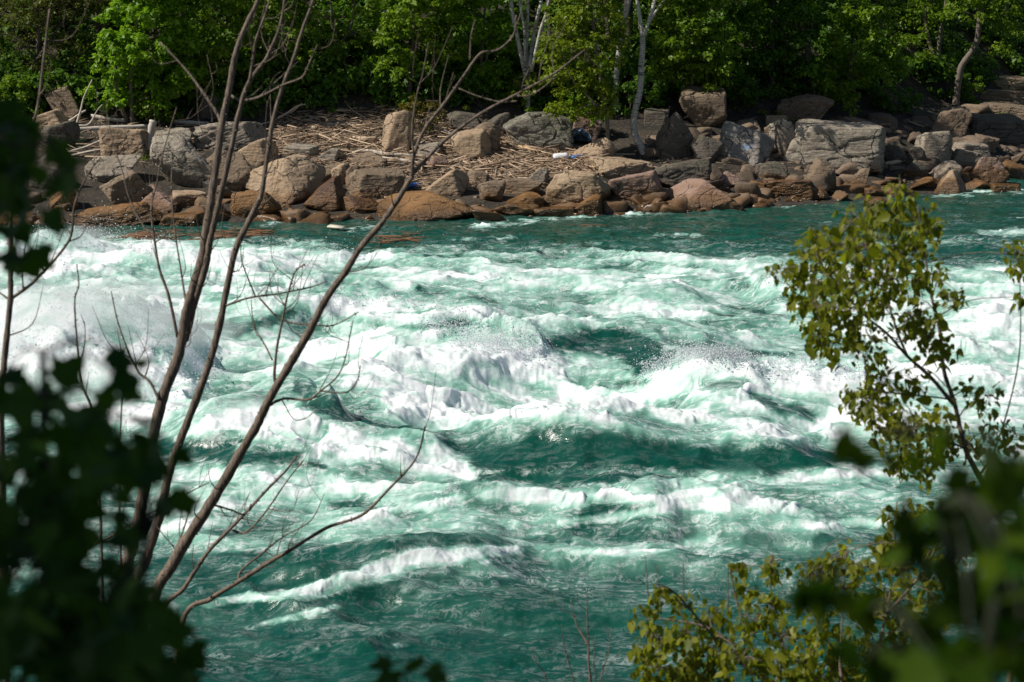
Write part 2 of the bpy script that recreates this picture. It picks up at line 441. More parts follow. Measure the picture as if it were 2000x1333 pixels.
def build_river():
    NC, NR = 1500, 1050
    u = np.linspace(-0.42, 0.42, NC)
    pys = np.linspace(1440, 318, NR)
    dep = PITCH + np.arctan((pys - PH / 2) / FPX)
    Yr = 10.0 / np.tan(dep)
    Y = np.repeat(Yr[:, None], NC, 1); X = Y * u[None, :]
    pxcol = lambda x: (x - PW / 2) / FPX / cp          # approx column ratio (refined below)
    calm = smooth(66, 76, Y)
    # macro waves
    Z = np.zeros_like(X)
    crest = np.zeros_like(X)
    wx = 0.5 * fbm2(X * .5, Y * .5, 3, 70); wy = 0.5 * fbm2(X * .5, Y * .5, 3, 77)
    for pts, wf, wb in WAVES:
        P = []
        for (x, y, h) in pts:
            q = at_z(x, y, h); P.append((q[0], q[1], h))
        P = np.array(P)
        # the crest runs straight; the skyline seen in the picture comes from its height
        wgt = P[:, 2] + .05
        sl_, ic_ = np.polyfit(P[:, 0], P[:, 1], 1, w=wgt)
        sl_ = float(np.clip(sl_, -.9, .9)); ic_ = float(((P[:, 1] - sl_ * P[:, 0]) * wgt).sum() / wgt.sum())
        P[:, 2] *= 1.2; hm = P[:, 2].max()
        for k, (x, y, h) in enumerate(pts):
            d = ray(x, y); kx = d[0] / d[1]; Yc = ic_ / (1 - sl_ * kx); Xc = kx * Yc
            P[k] = (Xc, Yc, np.clip(.5 * h + .5 * (CAM[2] + d[2] / d[1] * Yc), 0, hm * 1.25))
        P = spline(P, 5)
        P[:, 2] = np.maximum(P[:, 2], 0) * smooth(-.01, .25, np.linspace(0, 1, len(P))) * smooth(-.01, .25, np.linspace(1, 0, len(P)))
        P[0, 2] = P[-1, 2] = 0
        y0, y1 = P[:, 1].min() - 3 * wf - 1, P[:, 1].max() + 3 * wb + 1
        x0, x1 = P[:, 0].min() - 6, P[:, 0].max() + 6
        r = np.where((Yr > y0) & (Yr < y1))[0]
        if len(r) == 0: continue
        r0, r1 = r[0], r[-1] + 1
        c0 = np.searchsorted(u, min(x0 / Yr[r0], x0 / Yr[r1 - 1])); c1 = np.searchsorted(u, max(x1 / Yr[r0], x1 / Yr[r1 - 1]))
        sl = (slice(r0, r1), slice(max(c0, 0), min(c1, NC)))
        dd, hh = seg_wave((X[sl] + wx[sl] * .6).astype(np.float32), (Y[sl] + wy[sl] * .6).astype(np.float32), P)
        prof = np.where(dd < 0, np.exp(-np.abs(dd / wf) ** 1.7), np.exp(-np.abs(dd / wb) ** 2))
        Z[sl] += hh * prof
        crest[sl] = np.maximum(crest[sl], hh * np.exp(-np.abs(dd / .35) ** 2))
    rg = 1 - np.clip(np.abs(fbm2(X * .17 + wx * .35, Y * .40 + X * .10 + wy * .35, 3, 1, .45)) * 3.0, 0, 1)
    low = smooth(24, 31, Y)
    Z += 0.30 * rg * (1 - calm * .8) * (.45 + .55 * low)
    Z += 0.13 * fbm2(X * .75, Y * .95, 3, 4) * (1 - .3 * calm)
    RV.X, RV.Y, RV.u, RV.Yr = X, Y, u, Yr
    # foam field
    _, PYm = project(np.stack([X, Y, Z], -1))
    kb = np.array([318, 470, 492, 510, 545, 600, 700, 850, 880, 940, 1040, 1080, 1120, 1200, 1440.])
    vb = np.array([.04, .08, .20, .50, .60, .60, .57, .54, .44, .48, .44, .36, .22, .13, .06])
    py0 = PH / 2 + FPX * np.tan(np.arctan2(10, Y) - PITCH)
    F = np.interp(py0 + 22 * fbm2(X * .12, Y * .2, 2, 9), kb, vb)
    wx2 = .7 * fbm2(X * .9, Y * .7, 4, 20) ; wy2 = .9 * fbm2(X * .9, Y * .7, 4, 27)
    brk = fbm2(X * 1.1 + wx2, Y * 1.5 + wy2, 4, 44, .6)
    # PYm running minimum from the near side: what is seen first
    PYrun = np.minimum.accumulate(PYm, axis=0)
    def hit_row(c, py):
        col = PYrun[:, c]
        return int(np.clip(np.searchsorted(-col, -py), 0, NR - 1))
    for amt, pts in FOAM:
        S = spline(np.array(pts, float), max(2, int(np.ceil(np.hypot(pts[-1][0] - pts[0][0], pts[-1][1] - pts[0][1]) / max(1, len(pts) - 1) / 14)))) if len(pts) > 1 else np.array(pts, float)
        acc = None; halo = None
        for (x, y, ry) in S:
            d = ray(x, y); c = int(np.clip(np.searchsorted(u, d[0] / d[1]), 0, NC - 1))
            yn, yf = Yr[hit_row(c, y + ry)], Yr[hit_row(c, y - ry)]
            yc = Yr[hit_row(c, y)]
            dist = math.hypot(yc, 10)
            rx = max(ry * 1.3, 14) * dist / FPX
            ryw = max(0.5 * (yf - yn), .12); yc = .5 * (yf + yn)
            xc = d[0] / d[1] * yc
            r0 = np.searchsorted(Yr, yc - ryw * 2.2 - 2.5); r1 = np.searchsorted(Yr, yc + ryw * 2.2 + 2.5)
            if r1 <= r0: continue
            c0 = max(np.searchsorted(u, (xc - 2 * rx - 1) / yc), 0); c1 = min(np.searchsorted(u, (xc + 2 * rx + 1) / yc), NC)
            if c1 <= c0: continue
            sl = (slice(r0, r1), slice(c0, c1))
            sc = min(1.0, ry / 14)
            e = np.hypot((X[sl] + wx2[sl] * sc - xc) / rx, (PYm[sl] + wy2[sl] * sc * 13 - y) / ry)
            w = 1 - smooth(.35, 1.55, e)
            if amt > .8: w = w * np.clip(.8 + brk[sl] * 1.1, .15, 1)
            if amt > .35 and ry <= 7: w = w * smooth(-.15, .3, brk[sl])
            if acc is None: acc = np.zeros_like(X, dtype=np.float32); halo = np.zeros_like(acc)
            if amt > .75: halo[sl] = np.maximum(halo[sl], 1 - smooth(.6, 2.1, np.hypot((X[sl] + wx2[sl] - xc) / rx / 1.3, (PYm[sl] + wy2[sl] * 14 - y - ry * .5) / ry)))
            acc[sl] = np.maximum(acc[sl], w)
        if acc is not None:
            F = np.where(halo > 0, np.maximum(F, .46 * halo), F)
            F = F + (amt - F) * acc * (.92 if amt < .4 else 1)
    # streaky turbulence carried by the current
    st = fbm2(X * .32 + wx2 * .8, Y * .62 + wy2 * .8, 5, 33, .6)
    st2 = fbm2(X * .8 + wx2, Y * 1.3 + wy2, 4, 36, .6)
    F = F + (st * .60 + st2 * .26) * smooth(.02, .35, F) * (1 - .45 * smooth(.8, 1., F))
    F = F + (rg - .42) * .30 * smooth(.05, .4, F) * (1 - calm) * (1 - .6 * smooth(.85, 1, F))
    F = np.clip(F, 0, 1.15)
    white = smooth(.6, 1.05, F)
    # fine relief: chop and boiling foam
    Z += 0.045 * fbm2(X * 2.1 + wx, Y * 2.6, 4, 12) * (1 + .3 * calm)
    bil = (np.abs(pn2(X * .62 + wx2 * .4, Y * .5 + wy2 * .4, 81)) * .6 + np.abs(pn2(X * 1.5 + wx2 * .3, Y * 1.1, 83)) * .26
           + np.abs(pn2(X * 3.4, Y * 2.6, 85)) * .11 + np.abs(pn2(X * 8, Y * 6, 87)) * .05)
    near = np.clip(Y / 40, .55, 1.1)
    Z += (bil - .2) * .34 * white * near
    Z += .022 * fbm2(X * 5, Y * 4, 3, 90) * smooth(.35, .7, F) * near
    # ragged crests
    Z += crest * smooth(.4, .9, F) * .22 * np.clip(fbm2(X * 3.2, Y * 1.2, 4, 95, .6) + .1, 0, 1)
    RV.Z, RV.F = Z, F
    V = np.stack([X, Y, Z], -1).reshape(-1, 3)
    i, j = np.meshgrid(np.arange(NR - 1), np.arange(NC - 1), indexing='ij')
    q = np.stack([i * NC + j, i * NC + j + 1, (i + 1) * NC + j + 1, (i + 1) * NC + j], -1).reshape(-1, 4)
    t = NT("river_water")
    p = t.geo()
    f = t.attr("foam")
    pm = t.mapping(p, (.42, 1.0, .8), (0, 0, .12))
    n1 = t.noise(pm, .8, 8, .58, 1.6)
    n2 = t.noise(pm, 6.0, 6, .6, 1.0)
    rid = t.noise(pm, 1.7, 7, .62, 1.2, 'RIDGED_MULTIFRACTAL')
    w1 = t.noise(pm, .9, 3, .5)
    veinv = t.noise(t.mapping(p, (.8, .55, .8)), 2.6, 5, .55, 1.6)
    vein = t.math('SUBTRACT', 1.0, t.math('MULTIPLY', t.math('ABSOLUTE', t.math('SUBTRACT', veinv, .5)), 14.0), clamp=True)
    veinv2 = t.noise(t.mapping(p, (1, .6, 1)), 6.0, 4, .55, 1.2)
    vein2 = t.math('SUBTRACT', 1.0, t.math('MULTIPLY', t.math('ABSOLUTE', t.math('SUBTRACT', veinv2, .5)), 11.0), clamp=True)
    e = t.math('ADD', f, t.math('MULTIPLY', t.math('SUBTRACT', n1, .5), .52))
    e = t.math('ADD', e, t.math('MULTIPLY', t.math('SUBTRACT', n2, .5), .24))
    white = t.ss(e, .50, .98)
    lace = t.math('MAXIMUM', vein, t.math('MULTIPLY', vein2, .8))
    lace = t.math('MULTIPLY', lace, t.ss(n2, .42, .62))
    lace = t.math('MULTIPLY', lace, t.ss(t.math('ADD', f, t.math('MULTIPLY', t.math('SUBTRACT', w1, .5), .6)), .0, .45, .05, .7))
    white = t.math('MAXIMUM', white, lace)
    aer = t.ss(t.math('ADD', f, t.math('MULTIPLY', t.math('SUBTRACT', n1, .5), .5)), .05, .78)
    c = t.mix(aer, (0.003, 0.058, 0.041), (0.23, 0.48, 0.38))
    fc = t.mix(t.ss(t.math('ADD', n2, t.math('MULTIPLY', t.math('SUBTRACT', n1, .5), .8)), .34, .62), (0.64, 0.74, 0.715), (0.82, 0.84, 0.85))
    c = t.mix(white, c, fc)
    t.l(c, t.b.inputs["Base Color"])
    t.l(t.math('ADD', t.math('MULTIPLY', white, .6), t.math('ADD', t.math('MULTIPLY', aer, .2), .17)), t.b.inputs["Roughness"])
    t.b.inputs["IOR"].default_value = 1.33
    hgt = t.math('ADD', t.math('MULTIPLY', n2, .5), t.math('ADD', t.math('MULTIPLY', n1, .8), t.math('MULTIPLY', white, .25)))
    t.bump(hgt, .3, .10)
    o = link_mesh("river", V, q, t.m, None, True, {"foam": F.ravel()})
    tag(o, kind="structure")
build_river()

def river_hit(px, py):
    d = ray(px, py); c = int(np.clip(np.searchsorted(RV.u, d[0] / d[1]), 0, len(RV.u) - 1))
    _, P = project(np.stack([RV.X[:, c], RV.Y[:, c], RV.Z[:, c]], -1))
    P = np.minimum.accumulate(P)
    r = int(np.clip(np.searchsorted(-P, -py), 0, len(P) - 1))
    return np.array([RV.X[r, c], RV.Y[r, c], RV.Z[r, c]])

# ------------------------------------------------------------------ spray thrown up by the breaking waves
def build_spray():
    _, P = project(np.stack([RV.X, RV.Y, RV.Z], -1))
    P = np.minimum.accumulate(P, axis=0)
    r = np.random.default_rng(21)
    jets = [  # region seen x0,x1, y at x0, y at x1, half height px, drops, height scale m, spread m
        (-60, 330, 640, 620, 90, 70000, .55, .8), (-60, 420, 760, 740, 70, 42000, .40, .7), (300, 430, 660, 740, 50, 9000, .35, .5),
        (60, 240, 465, 470, 14, 7000, .45, .7), (240, 330, 490, 480, 12, 1800, .3, .5),
        (880, 1060, 660, 690, 24, 12000, .35, .4), (820, 900, 640, 650, 20, 4000, .22, .4),
        (1255, 1350, 735, 695, 14, 9000, .16, .3), (1340, 1460, 694, 705, 14, 11000, .18, .3), (1460, 1740, 716, 730, 20, 9000, .2, .5),
        (1475, 1570, 545, 545, 20, 4500, .25, .3), (620, 700, 500, 500, 12, 1500, .22, .3), (640, 900, 585, 600, 12, 4000, .10, .4)]
    pts = []
    for x0, x1, y0, y1, hh, n, h, sg in jets:
        n = int(n * (.06 if x1 < 440 and n > 8000 else .2)); k = r.uniform(0, 1, n)
        px = x0 + (x1 - x0) * k; py = y0 + (y1 - y0) * k + hh * np.clip(r.normal(0, .5, n), -1, 1)
        c = np.clip(np.searchsorted(RV.u, (px - PW / 2) / FPX / (cp + (PH / 2 - py) / FPX * sp)), 0, len(RV.u) - 1)
        rows = np.array([np.searchsorted(-P[:, ci], -pyi) for ci, pyi in zip(c, py)])
        rows = np.clip(rows, 0, P.shape[0] - 1)
        q = np.stack([RV.X[rows, c], RV.Y[rows, c], RV.Z[rows, c]], -1)
        clump = .5 + fbm2(q[:, 0] * 1.1, q[:, 1] * .9, 3, 61) * 1.4
        up = r.exponential(1, n) * h * np.clip(clump, .15, 1.6)
        ang = r.normal(0, 1, (n, 2))
        q[:, 0] += ang[:, 0] * sg * (.25 + up / (h + .01) * .3); q[:, 1] += ang[:, 1] * sg * .35
        q[:, 2] += up + .01
        pts.append(q)
    C = np.concatenate(pts); n = len(C)
    s = np.clip(np.exp(r.normal(math.log(.0085), .45, n)), .005, .034)
    T = np.array([[1, 1, 1], [1, -1, -1], [-1, 1, -1], [-1, -1, 1]]) * .8
    j = r.normal(0, .35, (n, 4, 3))
    V = C[:, None, :] + s[:, None, None] * (T[None] + j)
    F = (np.array([[0, 1, 2], [0, 3, 1], [0, 2, 3], [1, 3, 2]])[None] + (np.arange(n) * 4)[:, None, None]).reshape(-1, 3)
    t = NT("spray_drops")
    t.b.inputs["Base Color"].default_value = (.9, .92, .94, 1); t.b.inputs["Roughness"].default_value = .5
    tr = t.n("BsdfTranslucent"); tr.inputs[0].default_value = (.9, .92, .95, 1)
    mx = t.n("MixShader"); mx.inputs[0].default_value = .6
    t.l(t.b.outputs[0], mx.inputs[1]); t.l(tr.outputs[0], mx.inputs[2]); t.l(mx.outputs[0], t.out.inputs[0])
    tag(link_mesh("spray", V.reshape(-1, 3), F, t.m), "white spray of fine drops thrown up by the breaking waves", "spray", None, "stuff")
build_spray()

def build_mist():
    """soft clouds of fine spray over the breakers: real scattering volumes"""
    t = NT("spray_mist")
    vo = t.n("VolumePrincipled"); t.t.nodes.remove(t.b)
    vo.inputs["Color"].default_value = (.995, .995, 1, 1); vo.inputs["Anisotropy"].default_value = .0
    oc = t.objc(); ln = t.n("VectorMath", operation='LENGTH'); t.l(oc, ln.inputs[0])
    nz = t.noise(t.mapping(oc, (1.6, 1.2, 1.0)), 2.2, 5, .6)
    e = t.math('ADD', ln.outputs[1], t.math('MULTIPLY', t.math('SUBTRACT', nz, .5), 1.3))
    d = t.ss(e, .25, .95, 1, 0)
    t.l(t.math('MULTIPLY', d, .6), vo.inputs["Density"])
    t.l(vo.outputs[0], t.out.inputs["Volume"])
    V, F = ICO_S
    for (x, y, sx, sy, sz, lift) in [(60, 640, 2.8, 1.8, .9, .3), (200, 625, 2.8, 1.8, .8, .25), (330, 660, 2.4, 1.6, .6, .15), (150, 770, 3.0, 1.3, .8, .2), (-60, 720, 2.2, 1.4, 1.1, .3),
                                  (150, 480, 1.6, .9, .5, .2), (960, 690, 1.3, .8, .5, .12), (1390, 712, 1.4, .7, .36, .08), (1650, 790, 1.6, .9, .45, .1), (510, 820, 1.9, .8, .4, .1), (1530, 545, .9, .6, .4, .1)]:
        o = link_mesh("mist", V, F, t.m)
        o.location = river_hit(x, y) + np.array([0, .3, lift]); o.scale = (sx, sy, sz)
        tag(o, "soft white mist of fine spray hanging over a breaking wave", "mist", "mist over the breakers", "stuff")

# ------------------------------------------------------------------ rocks
def ico(sub):
    import bmesh
    bm = bmesh.new(); bmesh.ops.create_icosphere(bm, subdivisions=sub, radius=1.0)
    V = np.array([v.co[:] for v in bm.verts]); F = np.array([[v.index for v in f.verts] for f in bm.faces]); bm.free()
    return V, F
ICO = {k: ico(k) for k in (2, 3, 4, 5, 6)}
ICO_S = ICO[3]
build_mist()

def rock_shape(kind, seed, sub, rough=1.0):
    r = np.random.default_rng(seed)
    D, F = ICO[sub]
    D = D / np.linalg.norm(D, axis=1)[:, None]
    ax = np.array([[1, 0, 0], [-1, 0, 0], [0, 1, 0], [0, -1, 0], [0, 0, 1], [0, 0, -1]], float)
    if kind == 'round':
        N = r.normal(size=(16, 3)); dist = r.uniform(.78, 1.02, 16); p = 16
    elif kind == 'block':
        N = np.concatenate([ax + r.normal(0, .17, (6, 3)), r.normal(size=(7, 3))]); dist = np.concatenate([r.uniform(.72, .85, 6), r.uniform(.92, 1.12, 7)]); p = 60
    elif kind == 'slab':
        N = np.concatenate([ax + r.normal(0, .12, (6, 3)), r.normal(size=(8, 3))]); dist = np.concatenate([r.uniform(.72, .82, 6), r.uniform(.95, 1.12, 8)]); p = 60
    elif kind == 'wedge':
        N = np.concatenate([ax + r.normal(0, .15, (6, 3)), [[-.75, -.1, .8]], r.normal(size=(5, 3))]); dist = np.concatenate([r.uniform(.75, .9, 6), [.45], r.uniform(.95, 1.15, 5)]); p = 26
    else:  # pyramid
        N = np.concatenate([ax + r.normal(0, .1, (6, 3)), [[-.8, -.25, .75], [.9, -.1, .55], [-.1, -.95, .6]], r.normal(size=(4, 3))]); dist = np.concatenate([np.full(6, .9), [.5, .55, .55], r.uniform(.95, 1.15, 4)]); p = 24
    N /= np.linalg.norm(N, axis=1)[:, None]
    s = np.maximum(D @ N.T / dist, 0)
    R = 1 / (s ** p).sum(1) ** (1 / p)
    V = D * R[:, None]
    o = r.uniform(0, 50, 3)
    nn = fbm3(V * 1.3 + o, 3) * .10 + fbm3(V * 4 + o, 4) * .055
    # split along bedding planes: shallow steps and a crack or two
    bd = np.array([r.normal(0, .25), r.normal(0, .25), 1.0]); bd /= np.linalg.norm(bd)
    h = V @ bd * 3.2 + fbm3(V * 1.5 + o, 2) * .7
    st = np.abs((h % 1) - .5) * 2
    nn = nn - .028 * smooth(.85, 1.0, st) - .02 * smooth(.3, .6, fbm3(V * 2.2 + o + 9, 3))
    cr = np.abs(pn3(V * 1.1 + o + 21))
    nn = nn - .06 * (1 - smooth(0, .045, cr))
    return V * (1 + nn * rough)[:, None], F

def rock_mat(name, col, col2, moss=0.0, paint=False, gloss=0.0, lichen=.5):
    t = NT(name)
    oc = t.objc(); wp = t.geo()
    n1 = t.noise(oc, 1.1, 7, .62); n2 = t.noise(oc, 7, 6, .6); n3 = t.noise(oc, 34, 4, .6)
    stv = t.noise(t.mapping(oc, (.7, .7, 6), (.15, .1, 0)), 2.2, 5, .6)
    c = t.mix(t.ss(n1, .32, .68), col, col2)
    c = t.mix(t.ss(stv, .52, .7, 0, .55), c, tuple(k * .5 for k in col))
    c = t.mix(t.ss(n2, .55, .75, 0, lichen), c, (.40, .37, .31))
    c = t.mix(t.ss(n3, .55, .72, 0, .4), c, tuple(k * .4 for k in col))
    if moss:
        up = t.n("SeparateXYZ"); t.l(t.n("NewGeometry").outputs["Normal"], up.inputs[0])
        c = t.mix(t.math('MULTIPLY', t.ss(up.outputs[2], .2, .8), t.ss(n2, .4, .62, 0, moss)), c, (.055, .065, .016))
    if paint:
        z = t.n("Mapping"); t.l(oc, z.inputs[0]); z.inputs["Location"].default_value = (.1, .6, -2.2); z.inputs["Scale"].default_value = (1.3, .8, 1.8)
        ln = t.n("VectorMath", operation='LENGTH'); t.l(z.outputs[0], ln.inputs[0])
        k = t.ss(t.math('ADD', ln.outputs[1], t.math('MULTIPLY', n2, .9)), .72, 1.0, 1, 0)
        c = t.mix(k, c, t.mix(t.ss(n2, .45, .55), (.12, .22, .38), (.46, .48, .5)))
    vor = t.n("TexVoronoi", feature='DISTANCE_TO_EDGE'); vor.inputs["Scale"].default_value = .85
    vd = t.n("VectorMath", operation='ADD'); t.l(oc, vd.inputs[0])
    nc = t.n("TexNoise"); nc.inputs["Scale"].default_value = 1.6; nc.inputs["Detail"].default_value = 5; t.l(oc, nc.inputs["Vector"])
    vs = t.n("VectorMath", operation='SCALE'); t.l(nc.outputs["Color"], vs.inputs[0]); vs.inputs["Scale"].default_value = .9
    t.l(vs.outputs[0], vd.inputs[1]); t.l(vd.outputs[0], vor.inputs["Vector"])
    crack = t.math('MULTIPLY', t.ss(vor.outputs["Distance"], .004, .03, 1, 0), t.ss(n1, .42, .56))
    c = t.mix(t.math('MULTIPLY', crack, .8), c, (.025, .02, .015))
    sz = t.n("SeparateXYZ"); t.l(wp, sz.inputs[0])
    hgt = t.math('ADD', sz.outputs[2], t.math('MULTIPLY', t.math('SUBTRACT', t.noise(wp, .8, 5, .6), .5), 1.7))
    alg = t.ss(hgt, .35, .95, 1, 0)        # algae belt above the waterline
    wet = t.ss(hgt, .15, .8, 1, 0)
    ac = t.mix(n2, (.15, .062, .014), (.27, .135, .03))
    c = t.mix(t.math('MULTIPLY', alg, .85), c, ac)
    c = t.mix(t.math('MULTIPLY', wet, .68), c, (.042, .022, .009))
    t.l(c, t.b.inputs["Base Color"])
    t.l(t.math('SUBTRACT', .88 - gloss, t.math('MULTIPLY', wet, .6 - gloss)), t.b.inputs["Roughness"])
    bh = t.math('ADD', t.math('MULTIPLY', n2, .7), t.math('ADD', t.math('MULTIPLY', n3, .3), t.math('SUBTRACT', t.math('MULTIPLY', stv, .7), crack)))
    t.bump(bh, .9, .10)
    return t.m
RM = dict(
    grey=rock_mat("grey_stone", (.26, .215, .165), (.38, .33, .26), .15),
    tan=rock_mat("tan_stone", (.34, .24, .15), (.44, .325, .215), .05, lichen=.25),
    pink=rock_mat("reddish_stone", (.27, .17, .125), (.34, .235, .18), lichen=.2),
    brown=rock_mat("brown_stone", (.185, .13, .085), (.25, .185, .125), .2, lichen=.25),
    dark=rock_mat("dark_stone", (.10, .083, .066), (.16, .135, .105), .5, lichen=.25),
    moss=rock_mat("mossy_stone", (.20, .18, .14), (.27, .25, .2), .85),
    blue=rock_mat("painted_stone", (.23, .205, .175), (.33, .30, .255), 0, True),
    orange=rock_mat("algae_stone", (.21, .105, .032), (.28, .15, .055), lichen=.1, gloss=.2),
    rust=rock_mat("wet_red_stone", (.085, .038, .02), (.15, .075, .035), lichen=.1, gloss=.45),
)
